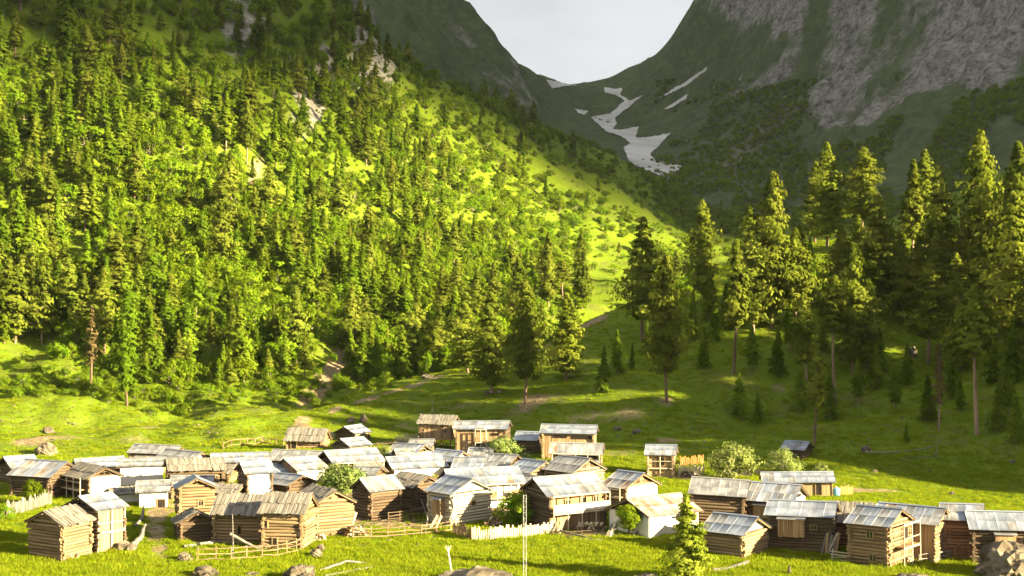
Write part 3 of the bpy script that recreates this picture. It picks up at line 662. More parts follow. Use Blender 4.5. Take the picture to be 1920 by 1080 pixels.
def put(name, me, parent, loc, rot=(0, 0, 0), scl=(1, 1, 1)):
    o = link(name, me, parent); o.location = loc; o.rotation_euler = rot; o.scale = scl; return o
def put_log(name, parent, a, b, d, m=None):
    a = Vector(a); b = Vector(b); v = b-a
    o = link(name, random.choice(LOGM[(m or mLog).name]), parent); o.location = (a+b)/2
    o.rotation_mode = 'QUATERNION'; q = v.to_track_quat('X', 'Z'); o.rotation_quaternion = q
    o.scale = (v.length, d, d); return o
def tri_prism(parent, name, x0, x1, W, z0, rise, m):
    V = [(x0, -W/2, z0), (x0, W/2, z0), (x0, 0, z0+rise), (x1, -W/2, z0), (x1, W/2, z0), (x1, 0, z0+rise)]
    bm = bmesh.new(); v = [bm.verts.new(p) for p in V]
    for f in ((0, 2, 1), (3, 4, 5), (0, 1, 4, 3), (1, 2, 5, 4), (2, 0, 3, 5)): bm.faces.new([v[i] for i in f])
    bmesh.ops.recalc_face_normals(bm, faces=bm.faces)
    me = bpy.data.meshes.new(name); bm.to_mesh(me); bm.free(); me.materials.append(m); return link(name, me, parent)

HOUSES = []
def house(k, th, dL, dG, h, label, roof='metal', walls='log', pitch=25, ov=.55, gable='logs', feats=(), wallm=None, d=.38, group=None, raise_=0., name='log_house', Wmax=6.6, dz=0., rows=2, Lm=None, Wm=None):
    c = hit(*k); s = FPX/c.y; t = R(th)
    L = Lm or min(15, max(3.2, dL/(s*abs(math.cos(t))))); W = Wm or min(Wmax, max(3.2, dG/(s*max(.12, abs(math.sin(t)))) if abs(th) > 12 else 5.2))
    H = h/s; rise = W/2*math.tan(R(pitch)); wm = wallm or random.choice((mLog, mLog, mLog, mLog, mLogGrey))
    rt = link(name, None); sg = -1 if th > 0 else 1
    loc = Vector((c.x, c.y, 0))-Matrix.Rotation(t, 3, 'Z')@Vector((sg*L/2, -W/2, 0))
    rt.location = (loc.x, loc.y, c.z+dz); rt.rotation_euler = (0, 0, t); rt.empty_display_size = 1
    setp(rt, label, 'house' if name != 'shed' else 'shed', group); HOUSES.append((loc.x, loc.y, L, W, t))
    rt.rotation_euler = (random.gauss(0, .008), random.gauss(0, .012), t); swid = random.uniform(.8, 1.35); oldp = random.choice((.06, .12, .3, .5))
    base = -.9 if not raise_ else raise_
    vis = ['f', 'l' if th > 0 else 'r']; oth = 'r' if th > 0 else 'l'
    wl = {'f': walls, 'l': walls, 'r': walls}
    if isinstance(walls, dict): wl = {**{'f': 'log', 'l': 'log', 'r': 'log'}, **walls}
    put('inner_wall', BOX(mCore), rt, (0, 0, (H+base)/2), (0, 0, 0), (L-.12, W-.12, H-base))
    ends = .36
    for f in ('f', 'l', 'r'):
        off = 0 if f == 'f' else d*.5
        if wl[f] == 'log':
            n = int((H+.3-off)/d)+1
            for i in range(n):
                z = H-off-d*(i+.5)
                if z < base+.1: break
                if f == oth and i % 2 and False: continue
                e0, e1 = ends*random.uniform(.5, 1.5), ends*random.uniform(.5, 1.5)
                dd = d*random.uniform(.84, 1.12); j = random.uniform(-.05, .05)
                if f == 'f': put_log('log', rt, (-L/2-e0, -W/2+j, z), (L/2+e1, -W/2+j, z+random.gauss(0, .03)), dd, wm)
                elif f != oth: 
                    x = (-1 if f == 'l' else 1)*L/2; put_log('log', rt, (x+j, -W/2-e0, z), (x+j, W/2+e1, z+random.gauss(0, .03)), dd, wm)
                else:
                    x = (-1 if f == 'l' else 1)*L/2; put_log('log', rt, (x+j, -W/2-e0, z), (x+j, -W/2+.5, z), dd, wm)
        elif wl[f] == 'board':
            ln = L if f == 'f' else W; n = max(3, int(ln/.36))
            for i in range(n):
                u = -ln/2+ln*(i+.5)/n; hh = (H-max(base, -.4))*random.uniform(.96, 1.0); zz = H-hh/2
                if f == 'f': put('board', BOX(mBoard, 1+i % 3), rt, (u, -W/2-.02-random.uniform(0, .04), zz), (0, 0, 0), (ln/n*.94, .06, hh))
                else: put('board', BOX(mBoard, 1+i % 3), rt, ((-1 if f == 'l' else 1)*(L/2+.02+random.uniform(0, .04)), u, zz), (0, 0, math.pi/2), (ln/n*.94, .06, hh))
            ends_ = ((u_, -W/2-.05) for u_ in (-L/2, L/2)) if f == 'f' else ()
            for u_, v_ in ends_: put_log('post', rt, (u_, v_, base), (u_, v_, H), .2, wm)
        else:
            m_ = {'plaster': mPlaster, 'stone': mPlaster}[wl[f]]
            if f == 'f': put('plaster', BOX(m_), rt, (0, -W/2+.02, (H+base)/2), (0, 0, 0), (L+.06, .22, H-base-.02))
            else: put('plaster', BOX(m_), rt, ((-1 if f == 'l' else 1)*(L/2-.02), .01, (H+base)/2), (0, 0, 0), (.23, W+.02, H-base-.03))
    # gables
    for f, x in (('l', -L/2), ('r', L/2)):
        sx = -1 if f == 'l' else 1; gt = gable if f != oth else 'plain'
        if gt == 'open':
            tri_prism(rt, 'attic_shade', x-sx*1.2, x-sx*1.3, W*.96, H, rise*.96, mOpenShade)  # near-black backing paints the shade inside the open gable
            put_log('tie_beam', rt, (x, -W/2-.2, H+.08), (x, W/2+.2, H+.08), .2, wm); put_log('king_post', rt, (x, 0, H+.1), (x, 0, H+rise-.1), .18, wm)
            for q in (-1, 1): put_log('brace', rt, (x, q*W*.26, H+.1), (x+.02, q*.1, H+rise*.8), .13, wm)
            for i in range(2): put_log('stick', rt, (x+.05, -W*.3, H+.25+i*.3), (x+.05, W*.2*random.random(), H+.3+i*.35), .1, wm)
        else:
            m_ = {'white': mPlaster, 'logs': mCore, 'plain': mCore, 'board': mCore, 'stack': mCore}[gt]
            tri_prism(rt, 'gable_wall', x-sx*.05, x-sx*.35, W*.97, H, rise*.97, m_)
            if gt in ('logs', 'stack'):
                i = 0
                while True:
                    z = H+d*(i+.35); wd = W*(1-(z-H+.1)/rise)
                    if wd < .7: break
                    if gt == 'logs' or i == 0: put_log('gable_log', rt, (x, -wd/2, z), (x, wd/2, z), d*.95, wm)
                    else:
                        for q in range(3): put_log('gable_log', rt, (x+.02*q, -.42, z-d*.4+q*d*.3), (x+.02*q, .42, z-d*.4+q*d*.3), d*.3, wm)
                    i += 1
            if gt == 'board':
                n = max(3, int(W/.4))
                for i in range(n):
                    u = -W/2+W*(i+.5)/n; hh = rise*(1-abs(u)/(W/2))*.95
                    if hh > .15: put('gable_board', BOX(mBoard, 1), rt, (x+sx*.03, u, H+hh/2), (0, 0, math.pi/2), (W/n*.92, .05, hh))
    # roof
    sl = (W/2+ov)/math.cos(R(pitch)); Lx = L+2*.55
    topz = H+rise+.10
    for q in (-1, 1):
        pr = -q*R(pitch)
        def on(u, v, up):    # u along ridge, v distance down the slope, up above deck
            return (u, q*(v*math.cos(R(pitch))-up*math.sin(-R(pitch))*1), topz-v*math.sin(R(pitch))+up*math.cos(R(pitch)))
        put('roof_deck', BOX(mCore), rt, on(0, sl/2-.04, 0), (pr, 0, 0), (Lx-.12, sl-.14, .07))
        if roof == 'plank':
            pw = .27 if L < 6 else .30; n = int(Lx/pw); rw = 2 if q == -1 else 1
            for r_ in range(rw):
                for i in range(n):
                    ln = sl*(.60 if rw == 2 else 1.03)*random.uniform(.9, 1.1); v = (sl*.26 if r_ else sl*.78) if rw == 2 else sl*.5
                    put('roof_plank', BOX(mShake, 1+i % 3), rt, on(-Lx/2+Lx*(i+.5)/n, v+random.uniform(-.12, .12), .08+.07*r_+.03*(i % 2)+random.uniform(0, .025)),
                        (pr+random.gauss(0, .02), random.gauss(0, .05), random.gauss(0, .035)), (pw*random.uniform(.86, 1.08), ln, .04))
        else:
            mm = {'metal': mMetal, 'old': mMetalOld, 'rust': mRust}[roof]
            n = max(3, round(Lx/swid)); rw = rows if q == -1 else 1
            for r_ in range(rw):
                ln = sl/rw*1.06
                for i in range(n):
                    sm = mm
                    if roof == 'metal' and random.random() < oldp: sm = mMetalOld
                    if random.random() < .03: sm = mRust
                    put('roof_sheet', SHEETS[sm.name][random.randrange(3)], rt, on(-Lx/2+Lx*(i+.5)/n, sl*(rw-r_-.5)/rw+random.uniform(-.02, .03), .07+.014*r_+.006*(i % 2)+random.uniform(0, .003)),
                        (pr+random.gauss(0, .0015), random.gauss(0, .0015), random.gauss(0, .003)), (Lx/n*1.05, ln, 1))
        put_log('eave_pole', rt, (-Lx/2-.1, *on(0, sl-.30, -.12)[1:]), (Lx/2+.1, *on(0, sl-.30, -.12)[1:]), .17, wm)
        for sx in (-1, 1):
            put_log('rafter', rt, (sx*(Lx/2-.12), *on(0, .05, -.12)[1:]), (sx*(Lx/2-.12), *on(0, sl-.05, -.12)[1:]), .16, wm)
    put_log('ridge_pole', rt, (-Lx/2-.12, 0, topz-.22), (Lx/2+.12, 0, topz-.22), .2, wm)
    if roof != 'plank':
        for q in (-1, 1): put('ridge_cap', BOX(mMetal if roof == 'metal' else mMetalOld), rt, (0, q*.11, topz+.19-.11*math.tan(R(pitch))+q*.004), (-q*R(pitch), 0, 0), (Lx+.04, .26, .02))
    if raise_:
        for x in (-L/2+.2, 0, L/2-.2):
            for y in (-W/2+.2, W/2-.2): put_log('stilt', rt, (x, y, -.6), (x, y, raise_), .24, wm)
        put('floor_beam', BOX(mBoard), rt, (0, 0, raise_-.02), (0, 0, 0), (L+.5, W+.4, .14))
    # openings as dark panels, and porches
    for ft in feats:
        kd, f = ft[0], ft[1]
        def P_(u, z, o):   # point on face
            if f == 'f': return (u*L/2, -W/2-o, z)
            return ((-1 if f == 'l' else 1)*(L/2+o), (u if f == 'r' else -u)*W/2, z)
        rz = 0 if f == 'f' else math.pi/2
        pr_ = d*.5 if wl[f] == 'log' else .14
        if kd in ('door', 'win', 'gap'):
            u, z, w_, h_ = ft[2:6]; z = z*H
            p = put({'door': 'door', 'win': 'window', 'gap': 'loft_shade'}[kd], BOX(mOpenShade if kd != 'win' else mShadeGlass), rt, P_(u, z, pr_*.3), (0, 0, rz), (w_, pr_*2, h_))  # solid panel on the wall; its colour stands for the opening's darkness
            if kd != 'gap':
                fm = BOX(mBoard)
                for a_, b_, w2, h2 in ((0, .5, 1+.2/w_, .1/h_), (0, -.5, 1+.2/w_, .1/h_), (-.5, 0, .1/w_, 1.), (.5, 0, .1/w_, 1.)):
                    put('frame', fm, p, (a_, -.06 if f == 'f' or f == 'r' else .06, b_), (0, 0, 0), (w2, 1.12, h2))
                if kd == 'win': put('mullion', fm, p, (0, -.05 if f != 'l' else .05, 0), (0, 0, 0), (.08, 1.06, 1))
        elif kd == 'box':     # boarded closet hung on the wall with its own little roof
            u, z0, z1, w_, dp = ft[2:7]; z0 *= H; z1 *= H
            n = 5
            for i in range(n): put('box_board', BOX(mBoard, 1+i % 3), rt, P_(u+(-.5+(i+.5)/n)*w_*2/L, (z0+z1)/2, dp), (0, 0, rz), (w_/n*.95, .06, z1-z0))
            for e in (-1, 1): put('box_side', BOX(mBoard), rt, P_(u+e*w_/L, (z0+z1)/2, dp/2), (0, 0, rz+math.pi/2), (dp, .05, z1-z0))
            put('box_roof', BOX(mMetalOld), rt, P_(u, z1+.16, dp*.55), (R(14), 0, rz), (w_+.3, dp+.4, .05))
            for e in (-1, 1): put_log('prop', rt, P_(u+e*w_/L*.9, -.5, dp), P_(u+e*w_/L*.9, z0, dp), .13, wm)
        elif kd == 'porch':   # gallery: floor, posts, rail panels
            u0, u1, z0, dp, panel = ft[2:7]; z0 *= H; ln = abs(u1-u0)*(L if f == 'f' else W)/2; um = (u0+u1)/2
            put('gallery_floor', BOX(mBoard), rt, P_(um, z0, dp/2), (0, 0, rz), (ln, dp, .14))
            n = max(3, int(ln/1.7)+1)
            for i in range(n):
                u = u0+(u1-u0)*i/(n-1)
                put_log('gallery_post', rt, P_(u, -.6, dp), P_(u, H-.06, dp), .15, mPale)
            put_log('gallery_rail', rt, P_(u0, z0+1., dp+.02), P_(u1, z0+1., dp+.02), .12, mPale)
            put_log('gallery_beam', rt, P_(u0, z0-.12, dp), P_(u1, z0-.12, dp), .2, mPale); put_log('plate_beam', rt, P_(u0, H-.12, dp), P_(u1, H-.12, dp), .18, mPale)
            if panel:
                for i in range(n-1):
                    if random.random() < panel: put('rail_panel', BOX(mWhitep if panel > .5 else mBoard), rt, P_(u0+(u1-u0)*(i+.5)/(n-1), z0+.52, dp+.07), (0, 0, rz), (ln/(n-1)*.94, .05, .78))
    return rt
WOODM = mLog
def woodpile(px, py, wpx, rows_, label, name='woodpile', m=None):
    c = hit(px, py); s_ = c.y/FPX; wd = wpx*s_; rt = link(name, None); rt.location = c; rt.rotation_euler = (0, 0, random.uniform(-.5, .5)); setp(rt, label, 'woodpile')
    dd = .3; n = max(3, int(wd/dd))
    for r_ in range(rows_):
        for i in range(n-r_):
            x = -wd/2+dd*(i+.5+r_*.5); y = random.gauss(0, .08); put_log('split_log', rt, (x, y-.6, dd*.45+r_*dd*.85), (x+random.gauss(0, .1), y+.6, dd*.45+r_*dd*.85), dd*random.uniform(.8, 1.05), m or random.choice((mLog, mPale, mLogDark)))
def planks(px, py, hpx, n, label, lean=.35, m=None):
    c = hit(px, py); s_ = c.y/FPX; rt = link('leaning_boards', None); rt.location = c; rt.rotation_euler = (0, 0, random.uniform(-.4, .4)); setp(rt, label, 'boards')
    for i in range(n): put('board', BOX(m or random.choice((mShake, mPale, mBoard)), 1+i % 3), rt, ((i-n/2)*.3, random.gauss(0, .05), hpx*s_*.45), (-lean*.6, random.gauss(lean, .12), random.gauss(0, .2)), (.24, .05, hpx*s_*random.uniform(.8, 1.1)))
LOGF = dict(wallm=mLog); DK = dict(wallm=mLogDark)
# ------------------------------------------------------------------ the houses (nearest wall corner in the photograph, ridge heading, spans)
H = house
H((117, 1053), 60, 34, 72, 72, 'small log hut with plank roof and leaning ladder board, alone on lit grass', 'plank', pitch=24, name='log_hut')
H((181, 1038), 60, 34, 70, 82, 'tall board-walled hut with bright metal roof behind the small plank-roofed log hut', 'metal', {'f': 'board', 'l': 'log'}, gable='open', wallm=mLogDark, feats=(('porch', 'f', -1, 1, .47, .25, 0),), name='log_hut')
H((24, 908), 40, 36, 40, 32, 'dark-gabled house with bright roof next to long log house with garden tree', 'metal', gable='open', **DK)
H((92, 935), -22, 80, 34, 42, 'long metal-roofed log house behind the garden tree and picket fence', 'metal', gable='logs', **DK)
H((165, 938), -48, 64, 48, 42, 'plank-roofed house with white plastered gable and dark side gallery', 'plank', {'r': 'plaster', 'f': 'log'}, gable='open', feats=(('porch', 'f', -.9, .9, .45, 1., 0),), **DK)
H((150, 902), 25, 72, 20, 26, 'house with metal and plank roof squeezed behind white-gabled plank-roofed house', 'metal', gable='open', **DK)
H((226, 910), 14, 74, 12, 36, 'house with broad dazzling white wall under dull metal roof', 'old', 'plaster', gable='logs', pitch=20)
H((322, 868), -15, 82, 12, 18, 'hindmost ridge-seamed metal roof house at the grassy bank', 'old', pitch=24)
H((352, 888), -34, 70, 34, 22, 'grey metal-roofed house with white triangular gable below hindmost roof', 'old', {'r': 'plaster'}, gable='white')
H((319, 925), 20, 90, 20, 44, 'log house with half plank, half metal roof and dark log gable', 'plank', gable='logs', feats=(('win', 'f', .8, .6, .5, .7),), **DK)
H((324, 935), 6, 66, 8, 24, 'low lean house under single plain metal roof before half-plank roof', 'metal', pitch=22, Wm=4.4)
H((338, 990), -72, 14, 58, 76, 'narrow tall log house with open trussed gable and metal roof by the lane', 'metal', gable='open', feats=(('win', 'r', .25, .6, .7, .8),))
H((340, 1014), -68, 16, 54, 36, 'little log shed with plank roof below the trussed-gable log house', 'plank', gable='open', name='shed', **DK)
H((262, 952), 12, 48, 10, 30, 'small pale stone house with grey roof at the lane head', 'old', 'plaster', gable='logs', pitch=20, feats=(('door', 'f', .6, .2, 1.1, 1.3),))
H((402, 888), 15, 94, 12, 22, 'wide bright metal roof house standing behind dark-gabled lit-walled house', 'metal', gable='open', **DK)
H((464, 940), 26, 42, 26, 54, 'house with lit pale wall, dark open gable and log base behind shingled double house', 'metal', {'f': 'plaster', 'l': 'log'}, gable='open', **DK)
H((486, 1018), -6, 84, 10, 58, 'half of shaggy shingled double log house with ramp beneath door', 'plank', pitch=30, feats=(('door', 'f', .12, .42, .55, 1.),), Wm=5.2)
H((566, 1030), -8, 74, 10, 68, 'half of shaggy shingled double log house with two small doors and rail', 'plank', pitch=30, feats=(('door', 'f', -.86, .62, .5, .9), ('door', 'f', -.38, .14, .6, 1.)), Wm=5.2, dz=.2)
H((592, 1009), -55, 48, 61, 66, 'tall bright log house with grey plank roof and rickety woodpile at its corner', 'plank', gable='stack', pitch=27)
H((540, 935), -42, 46, 42, 26, 'low dark house under two overlapping metal roof flaps', 'metal', gable='open', pitch=22, **DK)
H((558, 908), 45, 46, 50, 26, 'house with white lit roof slope and wide dark boarded gable', 'metal', {'f': 'plaster', 'l': 'board'}, gable='board', **DK)
H((590, 882), -12, 86, 10, 18, 'plain dull metal roof house behind wide dark boarded gable', 'old', pitch=24, Wm=5)
H((627, 898), 30, 84, 36, 30, 'broad white metal roof house with dark hollow gable behind willow bush', 'metal', gable='open', feats=(('porch', 'f', -1, 1, .35, .9, 0),), **DK)
H((603, 842), -8, 66, 6, 18, 'small shingled log barn with open bay on grass above the village', 'plank', pitch=34, feats=(('door', 'f', -.6, .35, 1., 1.3), ('gap', 'f', .5, .7, .5, .4)), Wm=4.4)
H((665, 832), 58, 22, 36, 20, 'dark lone log hut with boarded side on the back slope', 'metal', {'f': 'board', 'l': 'log'}, gable='logs', **DK)
H((656, 850), 50, 32, 32, 14, 'tiny low roof with bare rafters below the dark lone hut', 'metal', gable='open', name='shed')
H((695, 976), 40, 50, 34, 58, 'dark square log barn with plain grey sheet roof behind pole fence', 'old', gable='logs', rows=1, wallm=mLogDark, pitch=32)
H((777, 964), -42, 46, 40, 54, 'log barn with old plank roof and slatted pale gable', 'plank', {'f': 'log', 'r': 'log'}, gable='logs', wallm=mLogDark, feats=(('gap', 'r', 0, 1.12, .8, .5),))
H((740, 894), 24, 92, 28, 16, 'house with long pale metal roof and reddish-brown boarded gable', 'metal', {'l': 'board', 'f': 'plaster'}, gable='board', pitch=24)
H((748, 868), 18, 34, 8, 14, 'small roof wedged behind reddish-gabled house', 'old', name='shed')
H((776, 866), -30, 50, 30, 14, 'house with seamed roof and open slatted gable with uprights', 'metal', {'r': 'plaster'}, gable='open')
H((806, 848), -8, 36, 6, 10, 'short steep roof shed above open slatted gable', 'old', name='shed', Wm=4)
H((846, 884), -38, 44, 36, 20, 'house with pale blue-edged white gable behind long reddish-gabled roof', 'metal', {'r': 'plaster'}, gable='white')
H((848, 986), -50, 44, 68, 62, 'bright white-lit log house with striped roof and hanging side closet', 'metal', {'r': 'log', 'f': 'log'}, gable='white', feats=(('box', 'f', .1, .3, .78, 1.6, .9), ('win', 'r', .1, .62, .7, .6)), wallm=mPale)
H((852, 955), 18, 128, 28, 46, 'very long metal-roofed house with open galleried front and red window', 'metal', {'f': 'plaster', 'l': 'log'}, gable='open', feats=(('porch', 'f', -.6, 1, .42, .9, .4),), Wmax=7.2, **DK)
H((918, 892), -10, 66, 10, 14, 'plain roof behind the very long galleried house', 'metal', Wm=5)
H((945, 896), -32, 44, 44, 18, 'house with mixed old and new sheets and hollow dark gable', 'old', gable='open', **DK)
H((994, 908), -48, 36, 52, 22, 'house whose front gable is stacked with pale split wood', 'metal', gable='stack', wallm=mLog)
H((1074, 912), -44, 48, 60, 28, 'wide roofed house with log-stacked shadowy gable above galleried house', 'old', gable='stack', feats=(('door', 'r', .6, .3, .7, 1.2),))
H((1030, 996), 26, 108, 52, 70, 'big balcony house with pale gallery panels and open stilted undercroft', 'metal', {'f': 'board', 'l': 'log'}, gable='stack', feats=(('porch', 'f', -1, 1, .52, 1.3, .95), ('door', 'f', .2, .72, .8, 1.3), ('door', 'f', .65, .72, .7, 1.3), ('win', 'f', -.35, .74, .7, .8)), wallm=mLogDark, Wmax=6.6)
H((1172, 948), -46, 36, 70, 34, 'house with side balcony and bright gable above white plaster house', 'metal', {'r': 'plaster', 'f': 'log'}, gable='stack', feats=(('porch', 'f', -.9, .9, .45, .9, .3),), **LOGF)
H((1217, 1009), 36, 100, 80, 42, 'white plaster house with wide rust-stained metal roof', 'rust', 'plaster', gable='plain', pitch=22, feats=(('gap', 'f', .1, .8, 1.6, .25), ('win', 'f', .85, .75, .6, .5)), wallm=mLog, name='plaster_house', Wmax=7.4)
H((846, 842), -10, 60, 14, 48, 'plank-roofed boarded house raised on dark stilts at the top of village', 'plank', {'f': 'board', 'r': 'board'}, pitch=22, feats=(('win', 'f', -.8, .72, .6, .6), ('win', 'f', .6, .7, .6, .6)), wallm=mLogDark, raise_=1.8, Wm=5)
H((948, 846), -8, 92, 14, 42, 'wide metal-roofed two-storey house with balcony next to stilted plank-roofed house', 'metal', {'f': 'board'}, pitch=20, feats=(('porch', 'f', -.2, .25, .42, .9, .3), ('gap', 'f', .6, .75, 1.4, .4), ('door', 'f', -.1, .2, 1., 1.5)), wallm=mLogDark, Wm=5)
H((928, 846), -8, 36, 8, 10, 'small plank shelter roof between willow and two-storey house', 'plank', name='shed', Wm=3.4)
H((918, 866), -6, 34, 8, 12, 'small pale metal shed roof under the plank shelter', 'old', name='shed', Wm=3.6)
H((1003, 850), -16, 34, 10, 26, 'little metal-roofed shed against the big windowed barn', 'metal', pitch=26, wallm=mLogDark, feats=(('door', 'f', -.5, .35, 1.4, 1.5),), name='shed', Wm=3.8)
H((1112, 856), -7, 94, 12, 44, 'long upper barn with band of dark loft openings on the slope', 'metal', {'f': 'board'}, pitch=20, feats=(('gap', 'f', -.4, .84, 1.6, .4), ('gap', 'f', -.12, .84, .6, .4), ('gap', 'f', .55, .82, 3.4, .5)), Wm=5)
H((1124, 882), -7, 88, 14, 32, 'long low barn with post gallery under streaked metal roof', 'old', {'f': 'board'}, pitch=24, rows=1, feats=(('porch', 'f', -1, 1, .1, .9, .3), ('gap', 'f', 0, .7, 6.5, .8)), Wm=5)
H((1118, 892), -4, 46, 8, 14, 'small plain sheet-roofed lean-to before the post gallery barn', 'old', name='shed', Wm=3.2)
H((1262, 896), -10, 46, 10, 44, 'lone two-storey log hut with little door beside picket yard', 'metal', {'f': 'board', 'r': 'log'}, pitch=26, feats=(('door', 'f', .15, .68, .8, 1.3), ('porch', 'f', -1, .95, .42, .35, 0), ('gap', 'f', .6, .38, .7, .4)), Wm=4.2, name='log_hut')
H((1392, 985), -14, 92, 14, 58, 'dark log house with drooping dull grey roof beside white plaster house', 'old', pitch=24, wallm=mLogDark, Wm=6)
H((1482, 990), -26, 104, 50, 50, 'long house with patched pale roof and white gable above square log hut', 'metal', {'r': 'plaster'}, gable='white', wallm=mLogDark, feats=(('gap', 'r', .1, 1.1, 1.6, .3), ('box', 'f', .1, .35, .8, 2.4, .5)))
H((1560, 930), -5, 122, 8, 26, 'long low house with patchwork metal roof and orange end wall at field edge', 'metal', {'f': 'board', 'r': 'board'}, pitch=22, feats=(('door', 'f', .6, .45, .9, 1.8),), Wm=4.6)
H((1558, 1038), -20, 108, 26, 70, 'two-storey log house with hanging boarded closet and seamed metal roof', 'metal', gable='plain', wallm=mLogDark, feats=(('box', 'f', -.25, .42, .9, 3., 1.), ('win', 'f', .45, .68, .7, .6)))
H((1645, 1030), -16, 82, 14, 52, 'reddish log house with shaggy broken plank roof between metal roofs', 'plank', wallm=mLogRed, pitch=28, Wm=5.6)
H((1665, 1066), -40, 58, 60, 82, 'foremost log tower house with two square windows and gabled balcony', 'metal', {'f': 'log', 'r': 'log'}, gable='stack', feats=(('win', 'f', .1, .74, .8, .8), ('win', 'f', .25, .22, .8, .8), ('porch', 'r', -.5, 1, .45, 1.3, .4), ('door', 'r', .5, .7, .9, 1.5)), wallm=mLog)
H((1752, 1056), -32, 96, 46, 76, 'tall log house with bulging log gable and boarded loft behind the tower house', 'metal', {'f': 'board', 'r': 'log'}, gable='stack', wallm=mLog, feats=(('porch', 'r', .35, 1, .5, .7, .6),))
H((1838, 1052), -14, 62, 34, 78, 'reddish boarded house with white gable tip beside picket fence', 'metal', {'f': 'log', 'r': 'plaster'}, gable='white', wallm=mLogRed, Wm=5)
H((1936, 1062), -8, 106, 12, 70, 'dark log house with blotched metal roof behind the great boulder', 'metal', wallm=mLogDark, feats=(('box', 'f', .05, .4, .85, 2.2, .7), ('gap', 'f', .6, .7, .7, .6)), Wm=5.6)
H((1505, 862), -32, 26, 22, 20, 'small half-hidden hut with metal roof behind the spreading willow', 'metal', wallm=mLogDark, name='log_hut')

H((1392, 1047), -40, 62, 56, 48, 'square low log hut with bright metal roof and sheeted gable before the closet house', 'metal', {'f': 'log', 'r': 'log'}, gable='white', pitch=27, wallm=mLog, name='log_hut')
H((440, 945), -10, 48, 8, 22, 'low log shed with ragged plank roof between trussed-gable house and lit-walled house', 'plank', pitch=20, name='shed', Wm=3.6, wallm=mLog)
H((700, 912), -20, 40, 14, 22, 'half-sunken shed with rafters showing beside the round willow bush', 'old', pitch=22, name='shed', Wm=3.6, wallm=mLogDark)
H((215, 945), 30, 26, 16, 18, 'stub of ruined pale wall house beside small stone house', 'plank', 'plaster', pitch=16, name='shed', Wm=3.4)
for a in ((668, 1006, 46, 5, 'rickety woodpile at the corner of the tall bright log house'), (1108, 995, 60, 4, 'stacked firewood under the balcony house'), (925, 985, 36, 4, 'split log heap beside bright white-lit log house'), (1290, 893, 30, 3, 'branch heap inside the picket yard'),
          (600, 1012, 24, 3, 'few logs against the tall bright log house front'), (140, 1046, 22, 2, 'short logs dropped at the plank-roofed hut'), (1345, 980, 60, 6, 'dark firewood stack against drooping-roof log house'), (1450, 985, 40, 4, 'dark firewood under the patched pale roof'),
          (1705, 1056, 30, 3, 'loose timber under the tower house balcony'), (925, 738, 34, 2, 'brush pile below the dark bushy pine'), (1290, 1010, 30, 3, 'firewood by the white plaster house corner'), (500, 1030, 30, 2, 'logs lying under the double house rail')):
    woodpile(*a)
for a in ((1560, 1040, 44, 6, 'grey slabs leaning on the closet house corner'), (1735, 1050, 56, 4, 'tall boards leaning beside the bulging log gable'), (1050, 1000, 30, 4, 'boards tipped against the undercroft posts'), (820, 990, 26, 3, 'boards leaning by the hanging side closet'), (205, 925, 34, 4, 'pale boards leaning on white plastered gable'),
          (655, 1000, 40, 5, 'slabs leaning over the rickety woodpile'), (1150, 1005, 26, 3, 'pale board leaning on white plaster house side'), (395, 1010, 24, 4, 'scrap boards by the little log shed'), (560, 960, 26, 3, 'scrap boards behind shingled double house')):
    planks(*a)

H((512, 905), 20, 34, 12, 20, 'narrow shed with pale roof wedged before the plain dull roof house', 'metal', gable='open', name='shed', Wm=3.6, wallm=mLogDark)
H((285, 893), -18, 44, 12, 20, 'low shed with plank roof behind the dazzling white-walled house', 'plank', gable='open', name='shed', Wm=3.8)
H((682, 905), 35, 34, 22, 20, 'crooked shed with plank roof between willow bush and reddish-gabled house', 'plank', gable='open', name='shed', Wm=3.8, wallm=mLogDark)
H((885, 935), -30, 36, 26, 26, 'small log annex between bright log house and very long galleried house', 'metal', gable='open', name='shed', Wm=3.8)
H((1010, 935), -35, 36, 28, 24, 'small dull-roofed annex behind the balcony house gable', 'old', gable='stack', name='shed', Wm=3.8)
H((430, 905), -12, 40, 10, 18, 'small grey plank-roofed shed before wide bright metal roof house', 'plank', gable='open', name='shed', Wm=3.6)
H((1440, 970), -25, 44, 22, 30, 'small log annex squeezed between drooping-roof and patched-roof houses', 'metal', gable='open', name='shed', Wm=3.8, wallm=mLogDark)
